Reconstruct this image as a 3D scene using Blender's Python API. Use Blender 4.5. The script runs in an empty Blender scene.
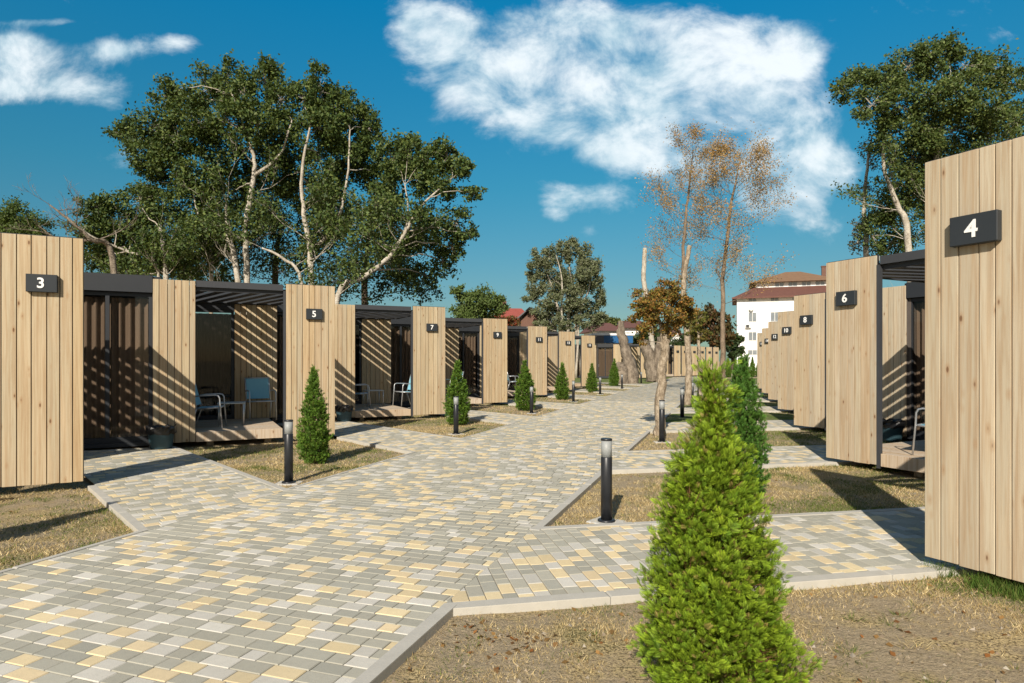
import bpy, math, random
import numpy as np
from mathutils import Vector, noise as mnoise

sc = bpy.context.scene
COL = sc.collection
R = math.radians
F = 641.0                      # focal length in picture widths/1024
EYE = 1.5
ROW = R(18.65)                 # bearing of the path
cR, sR = math.cos(ROW), math.sin(ROW)

def pq(p, q, z=0.0):           # path frame (p across, q along) -> world
    return (p*cR + q*sR, -p*sR + q*cR, z)
def at(px, d):                 # ground position at bearing px and distance d
    return ((px-512)/F*d, d)
def zz(py, d):                 # height at distance d
    return EYE + (361-py)/F*d

# ------------------------------------------------------------------ materials
def new_mat(name):
    m = bpy.data.materials.new(name); m.use_nodes = True
    nt = m.node_tree; nt.nodes.clear()
    out = nt.nodes.new('ShaderNodeOutputMaterial')
    return m, nt, out
class N:
    def __init__(s, nt): s.nt = nt
    def add(s, t, **kw):
        n = s.nt.nodes.new(t)
        for k, v in kw.items():
            if k.startswith('_'): setattr(n, k[1:], v)
            else:
                key = k.replace('__', ' ')
                n.inputs[key].default_value = v
        return n
    def link(s, a, b): s.nt.links.new(a, b)
    def math(s, op, a, b=None, clamp=False):
        n = s.nt.nodes.new('ShaderNodeMath'); n.operation = op; n.use_clamp = clamp
        for i, v in enumerate((a, b)):
            if v is None: continue
            if isinstance(v, (int, float)): n.inputs[i].default_value = v
            else: s.link(v, n.inputs[i])
        return n.outputs[0]
    def mix(s, f, a, b, blend='MIX'):
        n = s.nt.nodes.new('ShaderNodeMix'); n.data_type = 'RGBA'; n.blend_type = blend
        for i, v in ((0, f), (6, a), (7, b)):
            if isinstance(v, (int, float)): n.inputs[i].default_value = v
            elif isinstance(v, tuple): n.inputs[i].default_value = (v[0], v[1], v[2], 1)
            else: s.link(v, n.inputs[i])
        return n.outputs[2]
    def ramp(s, f, lo, hi):
        n = s.nt.nodes.new('ShaderNodeMapRange'); n.inputs[1].default_value = lo; n.inputs[2].default_value = hi
        n.interpolation_type = 'SMOOTHSTEP'
        s.link(f, n.inputs[0]); return n.outputs[0]
    def noise(s, vec, scale, detail=4, rough=.55, dist=0):
        n = s.nt.nodes.new('ShaderNodeTexNoise')
        n.inputs['Scale'].default_value = scale; n.inputs['Detail'].default_value = detail
        n.inputs['Roughness'].default_value = rough; n.inputs['Distortion'].default_value = dist
        if vec is not None: s.link(vec, n.inputs['Vector'])
        return n.outputs[0]
    def vmul(s, vec, xyz):
        n = s.nt.nodes.new('ShaderNodeVectorMath'); n.operation = 'MULTIPLY'
        s.link(vec, n.inputs[0]); n.inputs[1].default_value = xyz; return n.outputs[0]
    def vadd(s, a, b):
        n = s.nt.nodes.new('ShaderNodeVectorMath'); n.operation = 'ADD'
        s.link(a, n.inputs[0]); s.link(b, n.inputs[1]); return n.outputs[0]
    def obj(s): return s.nt.nodes.new('ShaderNodeTexCoord').outputs['Object']
    def geo(s): return s.nt.nodes.new('ShaderNodeNewGeometry').outputs['Position']
    def attr(s, name='tone'):
        n = s.nt.nodes.new('ShaderNodeAttribute'); n.attribute_name = name; return n
    def bump(s, h, strength=.3, dist=.01):
        n = s.nt.nodes.new('ShaderNodeBump'); n.inputs['Strength'].default_value = strength
        n.inputs['Distance'].default_value = dist; s.link(h, n.inputs['Height']); return n.outputs[0]
    def bsdf(s, out, col, rough=.6, metal=0, bump=None, spec=.3):
        n = s.nt.nodes.new('ShaderNodeBsdfPrincipled')
        for k, v in (('Base Color', col), ('Roughness', rough), ('Metallic', metal), ('Specular IOR Level', spec)):
            if isinstance(v, (int, float)): n.inputs[k].default_value = v
            elif isinstance(v, tuple): n.inputs[k].default_value = (v[0], v[1], v[2], 1)
            else: s.link(v, n.inputs[k])
        if bump is not None: s.link(bump, n.inputs['Normal'])
        s.link(n.outputs[0], out.inputs[0]); return n

M = {}
def plain(key, col, rough=.6, metal=0, var=.12, scale=8, bump=.0, spec=.3):
    m, nt, out = new_mat(key); n = N(nt)
    v = n.noise(n.obj(), scale, 5)
    c = n.mix(v, tuple(x*(1-var) for x in col), tuple(min(1, x*(1+var)) for x in col))
    b = n.bump(n.noise(n.obj(), scale*6, 4), bump, .004) if bump else None
    n.bsdf(out, c, rough, metal, b, spec); M[key] = m; return m

def wood_mat(key, c0, c1, c2):
    m, nt, out = new_mat(key); n = N(nt)
    at_ = n.attr(); off = n.vmul(at_.outputs['Vector'], (37.0, 91.0, 53.0))
    co = n.vadd(n.obj(), off)
    grain = n.noise(n.vmul(co, (46, 46, 1.1)), 1.0, 5, .6, .4)
    fine = n.noise(n.vmul(co, (210, 210, 4.0)), 1.0, 2, .6)
    broad = n.noise(n.vmul(co, (9, 9, .8)), 1.0, 2)
    sep = n.add('ShaderNodeSeparateXYZ'); n.link(at_.outputs['Vector'], sep.inputs[0])
    base = n.mix(sep.outputs[0], c0, c1)
    base = n.mix(n.math('MULTIPLY', sep.outputs[1], .75), base, c2)
    base = n.mix(n.math('MULTIPLY', n.math('POWER', sep.outputs[2], 4.0), .45), base, (.50, .33, .17))
    col = n.mix(n.ramp(grain, .38, .68), base, n.mix(.5, base, (.30, .17, .075)))
    col = n.mix(n.math('MULTIPLY', n.ramp(fine, .5, .75), .28), col, (.27, .16, .08))
    col = n.mix(n.math('MULTIPLY', n.ramp(broad, .45, .8), .3), col, (.66, .50, .32))
    vo = n.add('ShaderNodeTexVoronoi', _feature='F1'); vo.inputs['Scale'].default_value = 1.0
    dist = n.vadd(n.vmul(co, (9.5, 9.5, 3.6)), n.vmul(n.noise(co, 30, 2) if False else co, (0, 0, 0)))
    n.link(dist, vo.inputs['Vector'])
    kn = n.ramp(vo.outputs['Distance'], .115, .055)
    rim = n.ramp(vo.outputs['Distance'], .24, .10)
    col = n.mix(n.math('MULTIPLY', rim, .35), col, (.33, .18, .08))
    col = n.mix(n.math('MULTIPLY', kn, .85), col, (.13, .06, .025))
    # weather staining from the ground and rain runs
    st = n.noise(n.vmul(co, (5, 5, .55)), 1.0, 4)
    col = n.mix(n.math('MULTIPLY', n.ramp(st, .55, .8), .22), col, (.30, .25, .19))
    b = n.bump(n.math('ADD', grain, n.math('MULTIPLY', fine, .5)), .25, .004)
    n.bsdf(out, col, .72, 0, b, .2); M[key] = m
wood_mat('larch', (.425, .345, .210), (.515, .435, .295), (.37, .32, .235))
wood_mat('larch_grey_skylit', (.465, .395, .275), (.545, .48, .36), (.405, .37, .295))  # larch copy for the right row, greyer sky light put into its colour
wood_mat('deck_wood', (.50, .43, .34), (.58, .50, .40), (.46, .42, .36))

def tone_mat(key, rough=.8, transl=0.0, bump=None, noise_amt=.15, nscale=40, spec=.2):
    m, nt, out = new_mat(key); n = N(nt)
    a = n.attr(); v = n.noise(n.geo(), nscale, 3)
    c = n.mix(n.math('MULTIPLY', v, noise_amt*2), a.outputs['Color'], (.02, .02, .015))
    bm = n.bump(n.noise(n.geo(), bump[0], 3), bump[1], bump[2]) if bump else None
    if bump:                                  # wear and dust in broad patches, grit in small specks
        c = n.mix(n.math('MULTIPLY', n.ramp(n.noise(n.geo(), .8, 5, .6), .45, .75), .22), c, (.30, .27, .21))
        c = n.mix(n.math('MULTIPLY', n.ramp(n.noise(n.geo(), 70, 3, .7), .60, .72), .30), c, (.16, .145, .12))
    b = n.bsdf(out, c, rough, 0, bm, spec)
    if transl:
        t = n.add('ShaderNodeBsdfTranslucent')
        n.link(n.mix(.45, c, (.25, .30, .02)), t.inputs[0])
        mx = n.add('ShaderNodeMixShader'); mx.inputs[0].default_value = transl
        n.link(b.outputs[0], mx.inputs[1]); n.link(t.outputs[0], mx.inputs[2]); n.link(mx.outputs[0], out.inputs[0])
    M[key] = m
tone_mat('foliage', .55, .20, None, .05)
tone_mat('thuja_leaf', .6, .14, None, .05)
tone_mat('blade', .8, .25, None, .05)
tone_mat('paver', .82, 0, (160, .35, .003), .10, 25)

def bark_mat(key, c0, c1, dark, sc_=6):
    m, nt, out = new_mat(key); n = N(nt)
    o = n.geo()
    v = n.noise(n.vmul(o, (1, 1, .5)), sc_, 5, .6); w = n.noise(n.vmul(o, (1, 1, 2.2)), sc_*2.2, 4)
    c = n.mix(n.ramp(v, .35, .65), c0, c1)
    c = n.mix(n.math('MULTIPLY', n.ramp(w, .55, .72), .8), c, dark)
    n.bsdf(out, c, .85, 0, n.bump(n.math('ADD', v, n.math('MULTIPLY', w, .6)), .9, .05), .15); M[key] = m
bark_mat('pale_bark', (.34, .30, .24), (.50, .46, .39), (.11, .085, .06))
bark_mat('brown_bark', (.15, .115, .08), (.25, .19, .135), (.06, .045, .035))
bark_mat('dead_bark', (.13, .105, .08), (.26, .215, .165), (.05, .04, .03), 5)
bark_mat('tan_bark', (.23, .18, .125), (.44, .365, .27), (.09, .065, .045), 14)
bark_mat('dark_bark', (.07, .055, .04), (.12, .09, .065), (.03, .025, .02))
plain('cut_wood', (.62, .46, .27), .8)

# anthracite steel
plain('steel', (.022, .025, .030), .55, 0, .12, 4, .05, .4)
plain('steel_light', (.045, .048, .054), .6, 0, .12, 4)
plain('plate', (.028, .033, .038), .5, 0, .1, 6)
plain('white_mark', (.80, .80, .78), .6, 0, .04)
plain('bollard_black', (.018, .020, .024), .38, 0, .15, 5, .03, .45)
plain('aluminium', (.55, .56, .57), .35, .7, .06)
plain('blue_mesh', (.20, .46, .58), .7, 0, .1, 60, .2)
plain('table_top', (.55, .60, .60), .3, 0, .08)
plain('bin_plastic', (.035, .075, .095), .45, 0, .15)
plain('bin_bag', (.012, .012, .013), .3, 0, .2, 20, .4, .5)
plain('concrete', (.44, .42, .37), .85, 0, .14, 9, .3)
plain('concrete_pad', (.50, .49, .46), .85, 0, .14, 14, .3)
plain('joint_sand', (.30, .27, .215), .95, 0, .2, 30)
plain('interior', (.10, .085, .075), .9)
plain('white_plaster', (.80, .80, .79), .8, 0, .03, 2)
plain('cream_plaster', (.62, .56, .47), .8, 0, .05, 2)
plain('red_tile', (.30, .075, .055), .75, 0, .2, 3)
plain('brown_tile', (.135, .062, .048), .75, 0, .2, 2)
plain('tan_tile', (.20, .12, .07), .75, 0, .2, 2)
plain('dark_brick', (.14, .075, .055), .8, 0, .2, 3)
plain('blue_panel', (.02, .10, .24), .4, 0, .15, 1)
plain('grey_panel', (.10, .10, .11), .5)
plain('ac_white', (.62, .62, .60), .5)
plain('ac_dark', (.05, .05, .05), .5)
plain('orange_plastic', (.65, .10, .03), .5)

def frost_mat():
    m, nt, out = new_mat('frosted'); n = N(nt)
    b = n.bsdf(out, (.40, .42, .42), .3, 0, None, .4)
    b.inputs['Transmission Weight'].default_value = .35; b.inputs['Roughness'].default_value = .5
    M['frosted'] = m
frost_mat()
def glass_mat():
    m, nt, out = new_mat('glass'); n = N(nt)
    t = n.add('ShaderNodeBsdfTransparent'); t.inputs[0].default_value = (.93, .91, .88, 1)
    g = n.add('ShaderNodeBsdfGlossy'); g.inputs['Roughness'].default_value = .01
    g.inputs[0].default_value = (.9, .95, 1, 1)
    lw = n.add('ShaderNodeLayerWeight'); lw.inputs[0].default_value = .5
    f5 = n.math('POWER', lw.outputs['Facing'], 4.0); fr = n.math('ADD', n.math('MULTIPLY', f5, .6), .016)
    mx = n.add('ShaderNodeMixShader'); n.link(fr, mx.inputs[0])
    n.link(t.outputs[0], mx.inputs[1]); n.link(g.outputs[0], mx.inputs[2]); n.link(mx.outputs[0], out.inputs[0])
    M['glass'] = m
    m, nt, out = new_mat('window_glass'); n = N(nt)
    v = n.noise(n.obj(), .8, 2)
    n.bsdf(out, n.mix(v, (.10, .12, .14), (.28, .31, .33)), .08, 0, None, .6); M['window_glass'] = m
glass_mat()
def curtain_mat():
    m, nt, out = new_mat('curtain'); n = N(nt)
    v = n.noise(n.vmul(n.obj(), (20, 20, 1)), 1, 3)
    b = n.bsdf(out, n.mix(v, (.11, .085, .068), (.19, .15, .12)), .95, 0, None, .05)
    M['curtain'] = m
curtain_mat()
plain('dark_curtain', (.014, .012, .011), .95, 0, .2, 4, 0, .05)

def ground_mat(key, green):
    m, nt, out = new_mat(key); n = N(nt)
    g = n.geo()
    big = n.noise(g, .35, 4); mid = n.noise(g, 1.6, 6, .65); fine = n.noise(g, 18, 6, .7); grit = n.noise(g, 60, 4, .75)
    soil = n.mix(fine, (.36, .283, .18), (.60, .49, .325))
    vc = n.add('ShaderNodeTexVoronoi', _feature='F1'); vc.inputs['Scale'].default_value = 34; n.link(g, vc.inputs['Vector'])
    soil = n.mix(n.math('MULTIPLY', n.ramp(vc.outputs['Distance'], .32, .12), n.ramp(mid, .40, .55)), soil, (.09, .065, .045))
    soil = n.mix(n.ramp(grit, .35, .7), n.mix(.42, soil, (.09, .065, .045)), soil)
    straw = n.mix(fine, (.38, .28, .13), (.68, .52, .28))
    straw = n.mix(n.ramp(grit, .46, .60), n.mix(.25, straw, (.75, .62, .36)), (.11, .078, .038))
    c = n.mix(n.ramp(mid, .46, .62), soil, straw)
    grn = n.mix(fine, (.05, .075, .018), (.15, .17, .045))
    if green:
        grn = n.mix(fine, (.045, .09, .014), (.12, .19, .035))
        c = n.mix(n.ramp(mid, .25, .7), n.mix(.5, c, grn), grn)
    else:
        c = n.mix(n.math('MULTIPLY', n.ramp(n.math('ADD', n.math('MULTIPLY', big, .5), n.math('MULTIPLY', mid, .5)), .52, .66), .65), c, grn)
    h = n.math('ADD', fine, n.math('MULTIPLY', grit, .6))
    n.bsdf(out, c, .95, 0, n.bump(h, 1.0, .03), .1); M[key] = m
ground_mat('ground_dry', False); ground_mat('ground_green', True)

# ------------------------------------------------------------------ mesh helpers
class MB:
    def __init__(s): s.v = []; s.f = []; s.t = []; s.mi = []
    def box(s, x0, x1, y0, y1, z0, z1, tone=(.5, .5, .5), mi=0, bev=0):
        x0, x1 = min(x0, x1), max(x0, x1); y0, y1 = min(y0, y1), max(y0, y1)
        b = len(s.v)
        if bev:
            e = bev
            P = []
            for z, k in ((z0, e), (z0+e, 0), (z1-e, 0), (z1, e)):
                P += [(x0+e, y0+k, z), (x1-e, y0+k, z), (x1-k, y0+e, z), (x1-k, y1-e, z),
                      (x1-e, y1-k, z), (x0+e, y1-k, z), (x0+k, y1-e, z), (x0+k, y0+e, z)]
            s.v += P
            fs = [tuple(b+i for i in range(7, -1, -1)), tuple(b+24+i for i in range(8))]
            for L in range(3):
                for i in range(8):
                    j = (i+1) % 8
                    fs.append((b+L*8+i, b+L*8+j, b+L*8+8+j, b+L*8+8+i))
        else:
            s.v += [(x0, y0, z0), (x1, y0, z0), (x1, y1, z0), (x0, y1, z0), (x0, y0, z1), (x1, y0, z1), (x1, y1, z1), (x0, y1, z1)]
            fs = [(b, b+3, b+2, b+1), (b+4, b+5, b+6, b+7), (b, b+1, b+5, b+4), (b+1, b+2, b+6, b+5), (b+2, b+3, b+7, b+6), (b+3, b, b+4, b+7)]
        s.f += fs; s.t += [tone]*len(fs); s.mi += [mi]*len(fs)
    def poly(s, pts, tone=(.5, .5, .5), mi=0):
        b = len(s.v); s.v += [tuple(p) for p in pts]; s.f.append(tuple(range(b, b+len(pts)))); s.t.append(tone); s.mi.append(mi)
    def prism(s, pts, z0, z1, tone=(.5, .5, .5), mi=0):        # pts CCW in xy
        b = len(s.v); k = len(pts)
        s.v += [(p[0], p[1], z0) for p in pts] + [(p[0], p[1], z1) for p in pts]
        fs = [tuple(b+i for i in range(k-1, -1, -1)), tuple(b+k+i for i in range(k))]
        fs += [(b+i, b+(i+1) % k, b+k+(i+1) % k, b+k+i) for i in range(k)]
        s.f += fs; s.t += [tone]*len(fs); s.mi += [mi]*len(fs)
    def hip(s, x0, x1, y0, y1, z0, z1, ix, iy, mi=0):           # frustum / hip roof
        b = len(s.v)
        s.v += [(x0, y0, z0), (x1, y0, z0), (x1, y1, z0), (x0, y1, z0), (x0+ix, y0+iy, z1), (x1-ix, y0+iy, z1), (x1-ix, y1-iy, z1), (x0+ix, y1-iy, z1)]
        fs = [(b, b+3, b+2, b+1), (b+4, b+5, b+6, b+7), (b, b+1, b+5, b+4), (b+1, b+2, b+6, b+5), (b+2, b+3, b+7, b+6), (b+3, b, b+4, b+7)]
        s.f += fs; s.t += [(.5,)*3]*6; s.mi += [mi]*6
    def tube(s, pts, rad, n=8, tone=(.5, .5, .5), mi=0, cap=True):
        pts = [Vector(p) for p in pts]; rings = []
        if not isinstance(rad, (list, tuple)): rad = [rad]*len(pts)
        prev = None
        for i, p in enumerate(pts):
            d = (pts[min(i+1, len(pts)-1)] - pts[max(i-1, 0)])
            if d.length < 1e-9: d = Vector((0, 0, 1))
            d.normalize()
            if prev is None:
                a = d.cross(Vector((1, 0, 0)))
                if a.length < .2: a = d.cross(Vector((0, 1, 0)))
            else: a = prev - d*prev.dot(d)
            if a.length < 1e-6: a = d.orthogonal()
            a.normalize(); prev = a; c = d.cross(a)
            b = len(s.v)
            for k in range(n):
                th = 2*math.pi*k/n
                s.v.append(tuple(p + (a*math.cos(th) + c*math.sin(th))*rad[i]))
            rings.append(b)
        for r0, r1 in zip(rings, rings[1:]):
            for k in range(n):
                s.f.append((r0+k, r0+(k+1) % n, r1+(k+1) % n, r1+k)); s.t.append(tone); s.mi.append(mi)
        if cap:
            s.f.append(tuple(rings[0]+k for k in range(n-1, -1, -1))); s.t.append(tone); s.mi.append(mi)
            s.f.append(tuple(rings[-1]+k for k in range(n))); s.t.append(tone); s.mi.append(mi)
    def lathe(s, prof, n=16, c=(0, 0), tone=(.5,)*3, mi=0):
        b = len(s.v)
        for r, z in prof:
            for k in range(n):
                th = 2*math.pi*k/n; s.v.append((c[0]+r*math.cos(th), c[1]+r*math.sin(th), z))
        for i in range(len(prof)-1):
            for k in range(n):
                s.f.append((b+i*n+k, b+i*n+(k+1) % n, b+(i+1)*n+(k+1) % n, b+(i+1)*n+k)); s.t.append(tone); s.mi.append(mi)
        s.f.append(tuple(b+k for k in range(n-1, -1, -1))); s.f.append(tuple(b+(len(prof)-1)*n+k for k in range(n)))
        s.t += [tone]*2; s.mi += [mi]*2
    def mesh(s, name, mats, smooth=False):
        me = bpy.data.meshes.new(name); me.from_pydata(s.v, [], s.f)
        for m in (mats if isinstance(mats, (list, tuple)) else [mats]): me.materials.append(M[m])
        me.polygons.foreach_set('material_index', s.mi)
        a = me.attributes.new('tone', 'FLOAT_VECTOR', 'FACE'); a.data.foreach_set('vector', np.array(s.t, 'f').ravel())
        if smooth: me.polygons.foreach_set('use_smooth', [len(p) <= 4 for p in s.f])
        me.update(); return me
    def build(s, name, mats, parent=None, smooth=False):
        return link(name, s.mesh(name, mats, smooth), parent)

def link(name, me, parent=None):
    o = bpy.data.objects.new(name, me); COL.objects.link(o)
    if parent is not None: o.parent = parent
    return o
def tag(o, label=None, cat=None, group=None, kind=None):
    for k, v in (('label', label), ('category', cat), ('group', group), ('kind', kind)):
        if v: o[k] = v
    return o
def thing(name, label, cat, loc=(0, 0, 0), rz=0, group=None):
    o = bpy.data.objects.new(name, None); COL.objects.link(o); o.empty_display_size = .2
    o.location = loc; o.rotation_euler = (0, 0, rz); return tag(o, label, cat, group)
def copy_tree(o, parent=None):
    c = o.copy(); COL.objects.link(c)
    if parent is not None: c.parent = parent
    for ch in o.children: copy_tree(ch, c)
    return c
def np_mesh(name, V, k, tones, mat):      # V (n*k,3): n separate k-gons
    n = len(V)//k
    me = bpy.data.meshes.new(name)
    me.vertices.add(n*k); me.vertices.foreach_set('co', V.astype('f').ravel())
    me.loops.add(n*k); me.loops.foreach_set('vertex_index', np.arange(n*k, dtype='i'))
    me.polygons.add(n); me.polygons.foreach_set('loop_start', np.arange(0, n*k, k, dtype='i'))
    me.materials.append(M[mat])
    me.update(calc_edges=True)
    a = me.attributes.new('tone', 'FLOAT_VECTOR', 'FACE'); a.data.foreach_set('vector', tones.astype('f').ravel())
    me.validate(); return me

rnd = random.Random(7)
rng = np.random.default_rng(11)
def unit(n):
    v = rng.normal(size=(n, 3)); return v/np.linalg.norm(v, axis=1)[:, None]

# ------------------------------------------------------------------ camera, light, sky
cam = bpy.data.cameras.new('camera'); co = bpy.data.objects.new('camera', cam); COL.objects.link(co)
co.location = (0, 0, EYE); co.rotation_euler = (R(90), 0, 0)
cam.sensor_width = 36; cam.lens = F/1024*36; cam.shift_y = 19.5/1024; cam.clip_end = 3000; cam.clip_start = .05
sc.camera = co
SUN_AZ, SUN_EL = R(15), R(33)             # bearing the light travels to; height
sun = bpy.data.lights.new('sun', 'SUN'); so = bpy.data.objects.new('sun', sun); COL.objects.link(so)
sun.energy = 4.6; sun.angle = R(.5); sun.color = (1.0, .91, .78)
d = Vector((math.sin(SUN_AZ)*math.cos(SUN_EL), math.cos(SUN_AZ)*math.cos(SUN_EL), -math.sin(SUN_EL)))
so.rotation_euler = d.to_track_quat('-Z', 'Y').to_euler()

def build_world():
    w = bpy.data.worlds.new('World'); sc.world = w; w.use_nodes = True
    nt = w.node_tree; nt.nodes.clear(); n = N(nt)
    out = n.add('ShaderNodeOutputWorld'); bg = n.add('ShaderNodeBackground')
    sky = n.add('ShaderNodeTexSky'); sky.sky_type = 'NISHITA'; sky.sun_disc = False
    sky.sun_elevation = SUN_EL; sky.sun_rotation = SUN_AZ + math.pi
    sky.air_density = 1.0; sky.dust_density = .6; sky.ozone_density = 2.0
    tc = n.add('ShaderNodeTexCoord'); sep = n.add('ShaderNodeSeparateXYZ'); n.link(tc.outputs['Generated'], sep.inputs[0])
    x, y, z = sep.outputs
    yy = n.math('MAXIMUM', y, .05)
    u = n.math('DIVIDE', x, yy); v = n.math('DIVIDE', z, yy)
    cmb = n.add('ShaderNodeCombineXYZ'); n.link(u, cmb.inputs[0]); n.link(v, cmb.inputs[1])
    blobs = [(425, 28, 34, 30, .95), (462, 60, 60, 38, 1), (540, 22, 100, 24, 1), (520, 85, 70, 36, .95), (590, 60, 70, 34, 1), (560, 125, 62, 26, .9), (650, 62, 70, 40, 1), (720, 58, 70, 40, 1),
             (775, 42, 40, 28, 1), (800, 55, 22, 22, .8), (625, 110, 70, 30, .9), (700, 115, 90, 34, 1), (780, 140, 60, 36, 1), (830, 172, 40, 26, .95), (700, 165, 70, 24, .65), (610, 158, 40, 14, .7),
             (585, 196, 38, 14, 1.1), (556, 212, 18, 14, .8), (590, 232, 16, 8, .5), (770, 200, 60, 22, .55), (840, 222, 50, 18, .45),
             (25, 60, 66, 25, 1.05), (78, 90, 54, 15, .95), (118, 50, 28, 13, .95), (176, 42, 24, 11, 1.0), (45, 22, 50, 5, .75), (10, 45, 36, 18, .8), (112, 104, 18, 8, .55), (8, 92, 26, 12, .6)]
    tot = None
    for (bx, by, rx, ry, wgt) in blobs:
        cx, cy = (bx-512)/F, (361-by)/F
        a = n.math('DIVIDE', n.math('SUBTRACT', u, cx), rx/F); b = n.math('DIVIDE', n.math('SUBTRACT', v, cy), ry/F)
        r2 = n.math('ADD', n.math('MULTIPLY', a, a), n.math('MULTIPLY', b, b))
        e = n.math('MULTIPLY', n.math('EXPONENT', n.math('MULTIPLY', r2, -1.0)), wgt)
        tot = e if tot is None else n.math('ADD', tot, e)
    tot = n.math('MINIMUM', n.math('MULTIPLY', tot, 1.25), 1.25)
    nz = n.noise(n.vmul(cmb.outputs[0], (1, 1.35, 1)), 7.5, 11, .62, .3)
    nz2 = n.noise(n.vmul(cmb.outputs[0], (1, 1.6, 1)), 4.0, 7, .55, .2)
    dens = n.math('ADD', tot, n.math('MULTIPLY', n.math('SUBTRACT', nz, .5), 3.4))
    cov = n.ramp(dens, .36, 1.62)
    cov = n.math('MULTIPLY', cov, n.ramp(y, .05, .3))
    shade = n.ramp(n.math('ADD', n.math('MULTIPLY', nz2, .55), n.math('MULTIPLY', nz, .45)), .38, .60)
    ccol = n.mix(shade, (3.7, 5.5, 6.4), (8.2, 8.7, 8.9))
    el = n.math('DIVIDE', z, n.math('SQRT', n.math('MAXIMUM', n.math('SUBTRACT', 1.0, n.math('MULTIPLY', z, z)), .0004)))
    tint = n.mix(n.math('DIVIDE', n.math('SUBTRACT', el, .08), .19, True), (.33, .47, .47), (.165, .66, .69))
    tint = n.mix(n.math('DIVIDE', n.math('SUBTRACT', el, .27), .28, True), tint, (.035, .86, 1.05))
    tint = n.mix(n.ramp(y, .25, -.25), tint, (.86, .75, .62))   # sky behind the viewer: warmer tint added to take teal out of shadow fill
    hs = n.mix(1.0, sky.outputs[0], tint, 'MULTIPLY')
    col = n.mix(n.math('MULTIPLY', cov, .90), hs, ccol)
    n.link(col, bg.inputs[0]); bg.inputs[1].default_value = .09; n.link(bg.outputs[0], out.inputs[0])
build_world()
sc.view_settings.view_transform = 'Standard'; sc.view_settings.look = 'None'
sc.view_settings.exposure = 0.46; sc.view_settings.gamma = 1.0
sc.cycles.max_bounces = 8; sc.cycles.transparent_max_bounces = 16

# ------------------------------------------------------------------ ground
def axis(lo, hi, step, far):
    c = list(np.arange(lo, hi+1e-6, step)); a = []; s = step*2; x = hi
    while x < far: x += s; s *= 1.35; a.append(x)
    b = []; s = step*2; x = lo
    while x > -far: x -= s; s *= 1.35; b.append(x)
    return np.array(b[::-1]+c+a)
GZ = -.05
def gheight(x, y):
    return GZ + .011*mnoise.noise((x*2.1, y*2.1, 0)) + .006*mnoise.noise((x*7, y*7, 3))
def build_ground():
    xs = axis(-9, 10, .13, 900); ys = axis(1.5, 22, .13, 1500)
    nx, ny = len(xs), len(ys)
    V = [(x, y, gheight(x, y)) for y in ys for x in xs]
    Fc = [(j*nx+i, j*nx+i+1, (j+1)*nx+i+1, (j+1)*nx+i) for j in range(ny-1) for i in range(nx-1)]
    me = bpy.data.meshes.new('ground'); me.from_pydata(V, [], Fc); me.materials.append(M['ground_dry'])
    me.polygons.foreach_set('use_smooth', [True]*len(Fc)); me.update()
    tag(link('ground', me), kind='structure')
build_ground()

# ------------------------------------------------------------------ paving
PL, PR = -4.87, -1.66
LQ0, RQ0, STEP = 4.36, 3.63, 5.17
BW = 1.81                                   # branch mouth along the path edge
LC = (-7.30, 5.62); RC = (1.37, 5.45)       # corners of the first screens (cabins 3 and 4)
GREY = [(.415, .40, .33), (.44, .42, .345), (.40, .388, .325), (.43, .41, .335), (.455, .435, .36)]
YEL = [(.74, .60, .36), (.78, .645, .40), (.70, .57, .35), (.76, .61, .38)]
LIT = [(.60, .57, .50), (.64, .61, .54), (.56, .535, .47)]
def clip(poly, planes):
    for (nx, ny, c) in planes:              # keep nx*x+ny*y<=c
        res = []
        for i in range(len(poly)):
            a, b = poly[i], poly[(i+1) % len(poly)]
            da, db = nx*a[0]+ny*a[1]-c, nx*b[0]+ny*b[1]-c
            if da <= 0: res.append(a)
            if da*db < 0:
                t = da/(da-db); res.append((a[0]+(b[0]-a[0])*t, a[1]+(b[1]-a[1])*t))
        poly = res
        if len(poly) < 3: return []
    return poly
def lay(mb, x0, x1, y0, y1, place, planes, far, seed):
    r = random.Random(seed); y = y0
    while y < y1:
        w = r.choice((.098, .103, .108)); x = x0 - r.random()*.15; last = 0
        while x < x1:
            l = w*r.choice((1.0, 1.35, 1.35, 1.75, 1.75))
            g = .0022
            P = clip([(x+g, y+g), (x+l-g, y+g), (x+l-g, y+w-g), (x+g, y+w-g)], planes)
            t = r.random()
            if last == 1: k = 2 if t < .38 else 0
            elif last == 2: k = 1 if t < .30 else 0
            else: k = 0 if t < .56 else (1 if t < .81 else 2)
            last = k
            tone = r.choice((GREY, YEL, LIT)[k]); f = r.uniform(.90, 1.08); tone = tuple(c*f for c in tone)
            x += l
            if len(P) < 3: continue
            dz = r.uniform(-.0012, .0012)
            if far(y): mb.poly([place(a, b, dz) for a, b in P], tone); continue
            cx = sum(a for a, b in P)/len(P); cy = sum(b for a, b in P)/len(P)
            def ins(a, b, e):
                dx, dy = cx-a, cy-b
                return (a+math.copysign(min(e, abs(dx)*.4), dx), b+math.copysign(min(e, abs(dy)*.4), dy))
            I = [ins(a, b, .0045) for a, b in P]
            top = [place(a, b, dz) for a, b in I]; low = [place(a, b, -.0045) for a, b in P]
            bi = len(mb.v); k_ = len(P); mb.v += top + low
            mb.f.append(tuple(bi+i for i in range(k_))); mb.t.append(tone); mb.mi.append(0)
            for i in range(k_):
                j = (i+1) % k_
                mb.f.append((bi+i, bi+k_+i, bi+k_+j, bi+j)); mb.t.append(tuple(c*.95 for c in tone)); mb.mi.append(0)
        y += w
QEND = 62
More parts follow.
